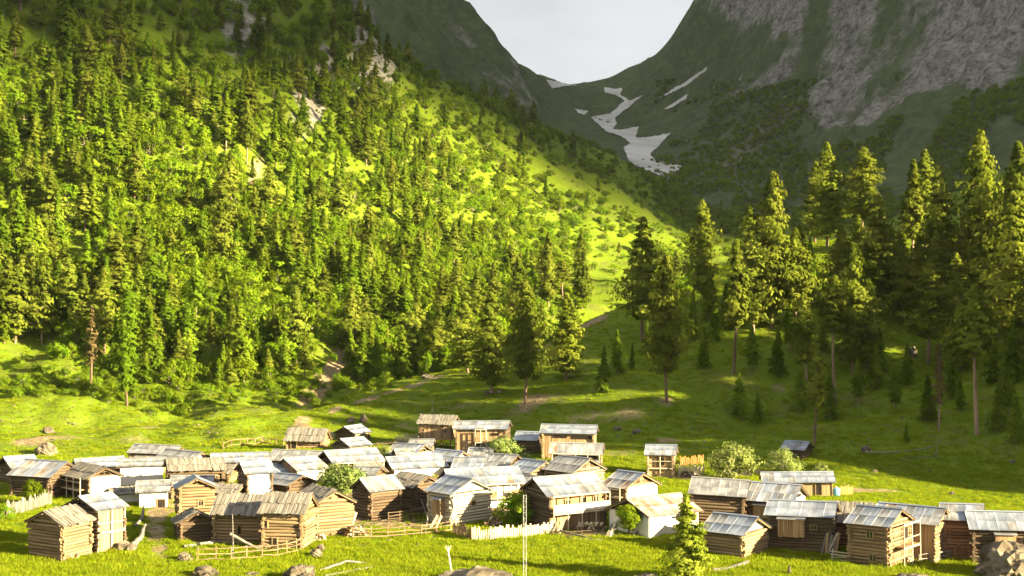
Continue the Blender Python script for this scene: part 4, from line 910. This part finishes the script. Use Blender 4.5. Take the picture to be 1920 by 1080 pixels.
# ------------------------------------------------------------------ snow lying in the gullies
mSnow = material('old_snow', [(.42, .40, .36), (.54, .52, .48), (.62, .60, .57)], scale=.02, detail=9, rough=.9, bump=.4, bscale=.08)
def snow(poly, label, step=7):
    n = len(poly); pts = []; 
    for i in range(n):
        (x1, y1), (x2, y2) = poly[i], poly[(i+1) % n]; k = max(1, int(math.hypot(x2-x1, y2-y1)/4))
        for j in range(k):
            f = j/k; w_ = 0 if j == 0 else 1.1
            pts.append((x1+(x2-x1)*f+random.uniform(-w_, w_), y1+(y2-y1)*f+random.uniform(-w_, w_)))
    m = len(pts); xs = [p[0] for p in pts]; ysn = [p[1] for p in pts]
    gx_, gy_ = np.meshgrid(np.arange(min(xs), max(xs), step), np.arange(min(ysn), max(ysn), step*.6)); ins = pinpoly(gx_.ravel(), gy_.ravel(), pts)
    allp = pts+[(a, b) for a, b, c in zip(gx_.ravel(), gy_.ravel(), ins) if c]
    vo, _, fo, _, _, _ = delaunay_2d_cdt([Vector(p) for p in allp], [(i, (i+1) % m) for i in range(m)], [], 1, .01)
    V = []; ok = []
    for v in vo:
        h = hit(v.x, v.y)
        V.append((h.x, h.y, h.z+1.3) if h else (0, 0, -50)); ok.append(h is not None and h.y > 1000)
    bm = bmesh.new(); bv = [bm.verts.new(v) for v in V]
    for f in fo:
        if all(ok[i] for i in f):
            q = [V[i][1] for i in f]
            if max(q)-min(q) < 420: bm.faces.new([bv[i] for i in f])
    bmesh.ops.delete(bm, geom=[v for v in bm.verts if not v.link_faces], context='VERTS')
    bmesh.ops.recalc_face_normals(bm, faces=bm.faces)
    me = bpy.data.meshes.new('snowfield'); bm.to_mesh(me); bm.free(); me.materials.append(mSnow)
    for p in me.polygons: p.use_smooth = True
    return setp(link('snowfield', me), label, 'snow patch')
snow([(1132, 165), (1150, 168), (1167, 167), (1163, 179), (1180, 190), (1206, 180), (1184, 198), (1153, 222), (1157, 233), (1149, 243), (1165, 245), (1198, 239), (1192, 259), (1215, 259), (1258, 251), (1219, 292), (1231, 305), (1278, 313), (1256, 338),
      (1215, 323), (1180, 307), (1169, 278), (1182, 270), (1165, 257), (1138, 249), (1108, 222), (1145, 214), (1171, 190), (1157, 181), (1134, 175)], 'long grey-white snowfield winding down the gully below the pass')
snow([(1077, 205), (1103, 210), (1095, 217), (1084, 214)], 'small snow patch on the slope beside the snowfield head', 4)
snow([(1024, 150), (1050, 156), (1082, 161), (1058, 163), (1036, 168)], 'snow patch lying just under the pass', 4)
snow([(1233, 186), (1280, 158), (1328, 126), (1324, 134), (1285, 163), (1243, 183)], 'upper long thin snow streak on the dark slope', 4)
snow([(1244, 207), (1270, 190), (1291, 178), (1287, 186), (1256, 204)], 'lower short thin snow streak on the dark slope', 4)

# ------------------------------------------------------------------ fences, poles, boulders, odds and ends
def fence(pts, hpx, label, kind='rail', m=mLog, n=3, gap=1.9):
    ws = [hit(*p) for p in pts]; rt = link('rail_fence' if kind == 'rail' else 'picket_fence', None); rt.location = ws[0]
    setp(rt, label, 'fence'); o = ws[0]; hh = hpx*o.y/FPX
    for a, b in zip(ws[:-1], ws[1:]):
        a = a-o; b = b-o; ln = (b-a).length; k = max(1, round(ln/gap))
        for i in range(k+1):
            p = a.lerp(b, i/k); z = gz(o.x+p.x, o.y+p.y)-o.z
            if kind == 'rail' or i in (0, k): put_log('post', rt, (p.x, p.y, z-.3), (p.x+random.gauss(0, .06), p.y, z+hh*random.uniform(1, 1.2)), .16, m)
        d_ = (b-a).normalized(); nrm = Vector((d_.y, -d_.x, 0)).normalized()*.12
        if kind == 'rail':
            for i in range(k):
                for r_ in range(n):
                    p, q = a.lerp(b, (i-.06)/k), a.lerp(b, (i+1.06)/k); z = hh*(.2+.75*r_/(n-1))
                    zp, zq = gz(o.x+p.x, o.y+p.y)-o.z, gz(o.x+q.x, o.y+q.y)-o.z
                    put_log('rail', rt, (p.x+nrm.x, p.y+nrm.y, zp+z+random.gauss(0, .06)), (q.x+nrm.x, q.y+nrm.y, zq+z+random.gauss(0, .06)), random.uniform(.10, .17), m)
        else:
            put_log('rail', rt, (a.x, a.y, gz(o.x+a.x, o.y+a.y)-o.z+hh*.6), (b.x, b.y, gz(o.x+b.x, o.y+b.y)-o.z+hh*.6), .1, m)
            k = int(ln/.27); lean = 0
            for i in range(k):
                p = a.lerp(b, (i+.5)/k)+nrm*.7; z = gz(o.x+p.x, o.y+p.y)-o.z; lean = .8*lean+random.gauss(0, .06); h_ = hh*random.uniform(.8, 1.2)
                put('picket', BOX(m, 1+i % 3), rt, (p.x, p.y, z+h_/2-.1), (0, lean, math.atan2(d_.y, d_.x)), (.2*random.uniform(.7, 1.1), .04, h_))
    return rt
fence([(370, 1053), (405, 1052), (462, 1049), (520, 1044), (556, 1036), (570, 1026)], 24, 'pale pole fence round the yard of the shingled double house')
fence([(662, 1010), (727, 1008), (790, 1004), (845, 996)], 20, 'pale pole fence along the meadow below dark log barns')
fence([(728, 980), (770, 976), (790, 972)], 20, 'short dark pole pen against the dark square barn', m=mLogDark, n=4)
fence([(850, 1000), (884, 1012)], 24, 'dark stub of picket fence under the bright log house', 'picket', mLogDark)
fence([(884, 1012), (935, 1010), (985, 1006), (1036, 1000)], 22, 'leaning pale board fence between bright log house and balcony house', 'picket', mPale)
fence([(12, 967), (55, 958), (96, 945)], 26, 'weathered leaning picket fence before long metal-roofed log house', 'picket', mShake)
fence([(1272, 893), (1320, 890)], 20, 'tall ragged picket yard beside the lone two-storey hut', 'picket', mPale)
fence([(1275, 872), (1318, 870)], 16, 'reddish back pickets of the yard beside lone hut', 'picket', mOrange)
fence([(1566, 929), (1598, 927)], 16, 'short orange picket fence at the patchwork-roofed house end', 'picket', mOrange)
fence([(1722, 1056), (1760, 1052), (1795, 1046)], 16, 'low grey rails before the bulging log gable', n=3, m=mShake)
fence([(1790, 1050), (1836, 1050)], 26, 'dark reddish pickets below the reddish boarded house', 'picket', mLogRed)
fence([(418, 842), (450, 834), (492, 830), (545, 838)], 12, 'thin rail fence on the lit bank behind village', n=2)
fence([(690, 842), (740, 838), (780, 835)], 10, 'low rail fence between dark lone hut and stilted house', n=2, m=mLogDark)
fence([(742, 836), (790, 832)], 18, 'pale pickets below the stilted plank-roofed house', 'picket', mPale)
fence([(1560, 1052), (1600, 1056), (1640, 1050)], 20, 'grey pole pen between closet house and tower house', m=mPale, n=4)
fence([(985, 1000), (1060, 1004), (1120, 1002)], 8, 'low rail along the undercroft of balcony house', n=2, m=mLogDark)

def timber(pts, d, label, name='fallen_log', cat='log', m=mShake, lift=.1):
    """pole or log along pixel points on the ground; extra tuple entry lifts a point"""
    ws = [hit(p[0], p[1])+Vector((0, 0, lift+(p[2] if len(p) > 2 else 0))) for p in pts]; o = ws[0].copy(); path = []
    for a, b in zip(ws[:-1], ws[1:]):
        for i in range(4): path.append(a.lerp(b, i/4)-o)
    path.append(ws[-1]-o); path = np.array([list(p) for p in path])+np.random.default_rng(len(label)).normal(0, d*.05, (len(path), 3))
    V, F = tube(path, d*.5*np.linspace(1, .6, len(path)), 8)
    me = mesh_np(name, V, F, [m], smooth=True); ob = link(name, me); ob.location = o
    return setp(ob, label, cat)
timber([(600, 1072), (650, 1062, .5), (690, 1058)], .35, 'long pole lying on the boulder beside foreground grass')
timber([(608, 1084), (665, 1072), (700, 1066, .1)], .5, 'thick pale log under the long foreground pole')
timber([(1335, 1074), (1368, 1068), (1402, 1060, .3)], .7, 'bleached log lying before the square metal-roofed log hut')
timber([(345, 1028), (380, 1022), (428, 1014)], .55, 'white peeled log lying beside the shingled double house ramp')
timber([(245, 1028), (262, 1016, .3), (272, 1000, .9)], .8, 'bleached tree root stump at the lane edge')
timber([(252, 990), (266, 980, .4), (270, 962, .8)], .5, 'grey driftwood snag leaning along the lane')
timber([(1022, 985), (1060, 1004, .3), (1112, 1012)], .3, 'loose poles sliding out below balcony house')
timber([(1030, 1000), (1075, 1012), (1130, 1014)], .25, 'thin pole lying on grass by the loose poles')
timber([(1622, 858, .8), (1655, 855, .5), (1690, 851, .3)], .3, 'long grey fallen pole with propped end on shaded slope')
timber([(1695, 846), (1730, 844), (1752, 840, .3)], .25, 'thin grey pole lying higher on the shaded slope')
timber([(1690, 862), (1730, 858), (1758, 856)], .22, 'thin grey pole beside a leaning stake')
timber([(1754, 858), (1757, 850, .8), (1760, 842, 1.6)], .18, 'leaning stake on the shaded slope')
timber([(804, 840), (808, 815, 1.5), (812, 800, 5.2)], .2, 'tall bare pole before the stilted plank-roofed house', 'bare_pole', 'pole')
timber([(1188, 1006), (1205, 1000, .8), (1216, 996, 1.1)], .28, 'crossed prop board against white plaster house', 'prop_board', 'board')
timber([(1216, 1008), (1200, 1000, .6), (1186, 996, 1.)], .28, 'second crossed prop board by the small round tree', 'prop_board', 'board')
timber([(140, 1036, 1.7), (168, 1040, 0)], .55, 'slanting board ramp against the small plank-roofed log hut', 'board_ramp', 'ramp', mLogDark)
timber([(432, 1032, 1.8), (486, 1034, .1)], .45, 'sloping ramp below door of the shingled double house', 'log_ramp', 'ramp')
timber([(436, 1049), (437, 1040, 1.2), (436, 1030, 4.0)], .16, 'slim pale pole standing in the fenced yard', 'yard_pole', 'pole')
timber([(797, 1000), (802, 985, .8), (790, 970, 2.2)], .14, 'bare forked sapling sticks by the pole fence', 'bare_sapling', 'sapling')

# forked pole in the foreground
h0 = hit(849, 1079) ; fp = link('forked_pole', None); fp.location = (h0.x, h0.y-1.5, gz(h0.x, h0.y-1.5)); setp(fp, 'pale peeled pole with splayed forked top in foreground meadow', 'pole')
put_log('shaft', fp, (0.1, 0, -.4), (-.45, 0, 3.0), .2, mPale)
for q in (-.28, 0, .3): put_log('prong', fp, (-.43, 0, 2.85), (-.46+q, .05, 3.55), .11, mPale)
# lattice mast
h0 = hit(984, 1079); ms_ = link('lattice_mast', None); my = h0.y-3; ms_.location = (h0.x*my/h0.y, my, gz(h0.x, my)); setp(ms_, 'slender steel lattice mast standing in foreground meadow', 'mast')
HM = CAMZ-(928-540)/FPX*my-ms_.location.z; LOGM[mSteel.name] = [with_mat(_ul[0], mSteel)]
for x in (-.16, .16):
    for y in (-.16, .16): put_log('leg', ms_, (x, y, -.5), (x, y, HM), .055, mSteel)
nr = 15
for i in range(nr):
    z = HM*(i+1)/nr-.05; zp = HM*i/nr
    for y in (-.16, .16): put_log('rung', ms_, (-.16, y, z), (.16, y, z), .035, mSteel); 
    for x in (-.16, .16): put_log('rung', ms_, (x, -.16, z), (x, .16, z), .035, mSteel)
    put_log('brace', ms_, (-.16 if i % 2 else .16, -.16, zp), (.16 if i % 2 else -.16, -.16, z), .025, mSteel)

def boulder(px, py, wpx, hpx, label, seed, group=None, m=mStone):
    c = hit(px, py) if py < 1080 else None
    if c is None:
        c = hit(px, 1079); f = (1079-540)/(py-540); c = Vector((c.x*f, c.y*f, gz(c.x*f, c.y*f)))
    s = c.y/FPX; bm = bmesh.new(); bmesh.ops.create_icosphere(bm, subdivisions=4, radius=1)
    P_ = np.array([v.co[:] for v in bm.verts]); o = seed*13.7
    def n3(f, k): return fbm(P_[:, 0]*f+o, P_[:, 1]*f+P_[:, 2]*f*1.7, 1., 4, k)
    dsp = 1+n3(.8, seed)*.5+n3(2.3, seed+9)*.30+np.round(n3(1.6, seed+4)*5)/5*.35+n3(6, seed+5)*.10
    for v, d_ in zip(bm.verts, dsp): v.co *= float(d_)
    me = bpy.data.meshes.new('boulder'); bm.to_mesh(me); bm.free(); me.materials.append(m)
    ob = link('boulder', me); ob.location = (c.x, c.y, c.z+hpx*s*.15); ob.scale = (wpx*s*.42, wpx*s*.4, hpx*s*.62); ob.rotation_euler = (0, 0, seed)
    return setp(ob, label, 'boulder', group)
for i, b in enumerate(((1893, 1082, 150, 86, 'great rough boulder beside the blotched-roof dark log house'), (562, 1086, 72, 34, 'rounded foreground boulder under the lying poles'), (895, 1090, 130, 26, 'broad low foreground boulder by the forked pole'),
        (1212, 1090, 70, 26, 'low foreground boulder at the foot of bright spruce'), (592, 1044, 26, 16, 'stone lying at the end of the yard fence'), (602, 1034, 20, 14, 'larger of two stones beside shingled double house'),
        (385, 1082, 50, 24, 'craggy boulder outside the yard fence'), (348, 1052, 40, 22, 'boulder at the lane mouth beside yard fence'), (240, 1032, 40, 20, 'rough stone beside bleached root stump'),
        (88, 812, 24, 14, 'pale boulder on the lit bank above village'), (86, 852, 40, 24, 'earthy boulder behind long metal-roofed log house'), (1710, 1090, 80, 22, 'low boulder before the tower house'),
        (656, 790, 22, 12, 'boulder on the trail end behind dark lone hut'), (681, 790, 16, 18, 'upright stone next to trail-end boulder'), (1157, 806, 20, 8, 'flat stone beside long upper barn'), (1193, 812, 18, 8, 'flat stone in grass between barn and lone hut'),
        (1623, 848, 24, 16, 'dark stone at the fallen pole end'), (1712, 668, 18, 22, 'pale standing rock among shaded spur pines'), (1470, 845, 10, 7, 'small stone by half-hidden hut'), (1500, 851, 14, 8, 'stone near metal-roofed half-hidden hut'),
        (802, 708, 30, 8, 'pale rock on the spur contour'), (1530, 905, 10, 7, 'small stone near patchwork-roofed house'), (1640, 885, 14, 6, 'grey stone low on the shaded slope'), (1900, 868, 16, 8, 'grey stone on shaded slope below snag'),
        (1785, 928, 12, 8, 'white stone on lit field strip'), (470, 1080, 30, 10, 'small flat stone in foreground grass'), (1480, 1078, 8, 22, 'thin upright pale stone stub in foreground grass'))):
    boulder(*b, seed=i+1)
# drum by the orange fence
h0 = hit(1568, 929); dr = link('water_drum', None); dr.location = h0; setp(dr, 'pale blue plastic drum beside the short orange fence', 'drum')
def lathe(name, prof, m, parent, k=16):
    V = []; F = []
    for r_, z in prof:
        for j in range(k): V.append((r_*math.cos(6.2832*j/k), r_*math.sin(6.2832*j/k), z))
    for i in range(len(prof)-1):
        for j in range(k): F.append((i*k+j, i*k+(j+1) % k, (i+1)*k+(j+1) % k, (i+1)*k+j))
    return link(name, mesh_np(name, V, F, [m], smooth=True), parent)
lathe('drum_body', [(.01, 0), (.5, 0), (.55, .1), (.52, .5), (.55, .9), (.5, 1.0), (.35, 1.1), (.01, 1.12)], mBlue, dr)
lathe('lid', [(.01, 1.2), (.2, 1.2), (.2, 1.1), (.01, 1.1)], mWhitep, dr)

# ------------------------------------------------------------------ ground cover nobody could count
def tuft(seed, n, h_, w_, lean):
    g_ = np.random.default_rng(seed); V = []; F = []
    for i in range(n):
        a = g_.uniform(0, 6.28); r_ = g_.uniform(0, w_); p = np.array([math.cos(a)*r_, math.sin(a)*r_, -.05]); hh = h_*g_.uniform(.5, 1.1); b = g_.uniform(0, 6.28)
        d_ = np.array([math.cos(b), math.sin(b), 0]); t = np.array([math.cos(a), math.sin(a), 0])*lean*hh*g_.uniform(.2, 1.2)+np.array([0, 0, hh])
        k = len(V); V += [p-d_*.035, p+d_*.035, p+t*.6+d_*.025, p+t]; F.append((k, k+1, k+2, k+3))
    return mesh_np('tuft', V, F, [mGrass])
TUFTS = [tuft(i, 34, .34, .55, .6) for i in range(4)]+[tuft(9, 30, .6, .5, .5)]
HA = np.array(HOUSES)
def in_house(x, y, m_=.3):
    dx, dy = x-HA[:, 0], y-HA[:, 1]; u = dx*np.cos(HA[:, 4])+dy*np.sin(HA[:, 4]); v = -dx*np.sin(HA[:, 4])+dy*np.cos(HA[:, 4])
    return bool(((np.abs(u) < HA[:, 2]/2+m_) & (np.abs(v) < HA[:, 3]/2+m_)).any())
from mathutils.kdtree import KDTree
kd = KDTree(len(GV)); near = range(0, len(GV))
for i in near: kd.insert(GV[i].tolist(), int(i))
kd.balance()
def dirt_at(x, y, z): return dirt[kd.find((x, y, z))[1]]
gp = []; gs = []
for i in range(52000):
    y = 150+95*random.random()**1.5; x = random.uniform(-.37, .37)*y
    if in_house(x, y): continue
    z = gz(x, y)
    if dirt_at(x, y, z) > .3 and random.random() < .9: continue
    gp.append((x, y, z)); gs.append(random.uniform(.6, 1.15)*(1.25 if y < 175 else 1))
gp = np.array(gp); gs = np.array(gs)
scatter('grass', gp, rng.uniform(0, 6.28, len(gp)), np.c_[gs, gs, gs], rng.choice(5, len(gp), p=[.24, .24, .24, .24, .04]), TUFTS, 'short bright meadow grass round the village', 'grass')
gp = []; gs = []
for i in range(60000):
    y = random.uniform(225, 450); x = random.uniform(-.40, .40)*y
    z = gz(x, y); px_, py_ = 960+x/y*FPX, 540-(z-CAMZ)/y*FPX
    if py_ > 905 or in_house(x, y): continue
    nv = .3*math.sin(x*.11+2*math.sin(y*.07))*math.sin(y*.13+x*.05)
    if random.random() > .5+nv or dirt_at(x, y, z) > .35: continue
    gp.append((x, y, z)); gs.append(random.uniform(.8, 1.9))
gp = np.array(gp); gs = np.array(gs)
scatter('undergrowth', gp, rng.uniform(0, 6.28, len(gp)), np.c_[gs, gs, gs*.75], rng.integers(0, 4, len(gp)), TUFTS, 'rough grass and herbs over the slopes', 'undergrowth')
# low shrubs at the forest foot and on the far slopes
gp = []; gs = []; gi_ = []
for i in range(16000):
    t = random.random()
    if i < 700: px_, py_ = random.uniform(0, 760), random.gauss(735, 26)
    elif i < 1100:
        px_, py_ = random.uniform(985, 1300), random.uniform(300, 560)
        if any(bool(pinpoly(px_, py_, q)) for q in MEADOW[:2]) and random.random() < .8: continue
    elif i > 9000: px_ = random.uniform(0, 1300); py_ = random.uniform(80, 640)
    else: px_, py_ = random.uniform(1230, 1925), random.uniform(150, 440)
    h_ = hit(px_, py_)
    if h_ is None: continue
    if i > 9000:
        if h_.y < 345 or h_.y > 1000 or (px_ > 880 and h_.y < 420): continue
        if any(bool(pinpoly(px_, py_, q)) for q in MEADOW[:4]) and random.random() < .85: continue
        s_ = random.uniform(.7, 2.0)
    elif i >= 1100:
        nv = float(fbm(np.array([h_.x*.8-h_.y*.5]), np.array([h_.y*.35+h_.x*.3]), .012, 3, 88)[0])
        if h_.y < 700 or nv < .02 or rock[kd.find(h_)[1]] > .5: continue
        s_ = random.uniform(2.2, 5.5)
    elif h_.y < 325 or in_house(h_.x, h_.y, 3): continue
    elif i < 700 and (h_.y < 318 or random.random() < .45): continue
    else: s_ = random.uniform(.8, 2.6)*(1.6 if h_.y > 480 else 1)
    gp.append(h_); gs.append(s_); gi_.append(random.randrange(8 if i >= 1100 else 3)+(0 if i >= 1100 else 5))
gp = np.array([tuple(p) for p in gp]); gs = np.array(gs)
scatter('shrubbery', gp, rng.uniform(0, 6.28, len(gp)), np.c_[gs, gs, gs], gi_, [v['whole'] for v in LEAFY+BUSHES], 'low leafy scrub over meadow edges and mountain foot', 'shrubs')
# scattered small stones
stm = []
for sd_ in range(4):
    bm = bmesh.new(); bmesh.ops.create_icosphere(bm, subdivisions=2, radius=.5)
    rr = random.Random(sd_)
    for v in bm.verts: v.co *= rr.uniform(.75, 1.15); v.co.z *= .65
    me = bpy.data.meshes.new('stone'); bm.to_mesh(me); bm.free(); me.materials.append(mStone); stm.append(me)
gp = []; gs = []
for i in range(3200):
    px_, py_ = random.uniform(0, 1920), random.gauss(790, 55); 
    if i > 2700: px_, py_ = random.uniform(200, 1300), random.uniform(960, 1079)
    h_ = hit(px_, py_)
    if h_ is None or h_.y > 420 or in_house(h_.x, h_.y, .2): continue
    if dirt_at(*h_) < .3 and random.random() < .6: continue
    gp.append(tuple(h_)); gs.append(random.uniform(.15, .6)*(1.6 if random.random() < .1 else 1))
gp = np.array(gp); gs = np.array(gs)
scatter('stones', gp, rng.uniform(0, 6.28, len(gp)), np.c_[gs, gs*.8, gs*.7], rng.integers(0, 4, len(gp)), stm, 'scattered loose stones on trodden slopes', 'stones')

# ------------------------------------------------------------------ the unseen cloudbank, shaped to shade the upper hillside and the far valley
mShadeCloud = material('shade_cloud', [(.75, .75, .76), (.85, .85, .86)], scale=.002, detail=4, trans=.3)
e1 = Vector((-SUN.y, SUN.x, 0)).normalized(); e2 = SUN.cross(e1)
if e2.z < 0: e2 = -e2
bp_ = [hit(*p) for p in ((-150, 110), (100, 100), (300, 130), (480, 200), (650, 215), (760, 200), (900, 245), (1010, 315), (1120, 345), (1240, 430))]
low = sorted((p.dot(e1), p.dot(e2)) for p in bp_); low = np.array([(low[0][0]-190, low[0][1]+25)]+low+[(low[-1][0]+60, low[-1][1]-70), (low[-1][0]+250, low[-1][1]-230), (3600, -500)])
nu, nv_ = 260, 44; ua = np.linspace(0, 1, nu)**1.6*3480+120; vb = np.linspace(0, 1, nv_)
UA, VB = np.meshgrid(ua, vb, indexing='ij'); lo_ = np.interp(UA, low[:, 0], low[:, 1])+fbm(UA, UA*0, .02, 4, 91)*26
BB = lo_+(1500-lo_)*VB**1.5; edge = np.sqrt(np.clip(4*VB*(1-VB), 0, 1))*np.clip(np.minimum((UA-120)/120, (3600-UA)/300), 0, 1)**.5
th_ = edge*(150+fbm(UA, BB, .006, 5, 95)*170); O = np.array(SUN)*8000
base_ = O+UA[..., None]*np.array(e1)+BB[..., None]*np.array(e2)
fr_ = base_+th_[..., None]*np.array(SUN); bk_ = base_-th_[..., None]*np.array(SUN)*.4
kk = np.arange(nu*nv_).reshape(nu, nv_); q1 = np.stack([kk[:-1, :-1], kk[1:, :-1], kk[1:, 1:], kk[:-1, 1:]], -1).reshape(-1, 4)
me = mesh_np('shade_cloud', np.concatenate([fr_.reshape(-1, 3), bk_.reshape(-1, 3)]), np.concatenate([q1, q1[:, ::-1]+nu*nv_]), [mShadeCloud], smooth=True)
setp(link('shade_cloud', me), 'unseen pale cloudbank shaped to shade the hillside and far valley', 'shade_cloud', kind='structure')

# ------------------------------------------------------------------ valley haze
mh = bpy.data.materials.new('valley_haze'); mh.use_nodes = True; N = mh.node_tree.nodes; N.clear()
pv = N.new('ShaderNodeVolumePrincipled'); pv.inputs['Color'].default_value = (.80, .88, 1., 1); pv.inputs['Density'].default_value = HAZE; pv.inputs['Anisotropy'].default_value = 0.
ou = N.new('ShaderNodeOutputMaterial'); mh.node_tree.links.new(pv.outputs[0], ou.inputs['Volume'])
bm = bmesh.new(); bmesh.ops.create_cube(bm, size=1); me = bpy.data.meshes.new('haze'); bm.to_mesh(me); bm.free(); me.materials.append(mh)
hz = link('haze', me); hz.scale = (5500, 3700, 1300); hz.location = (250, 1700, 1300/2-25); setp(hz, 'thin bluish haze filling the valley', 'haze', kind='stuff')
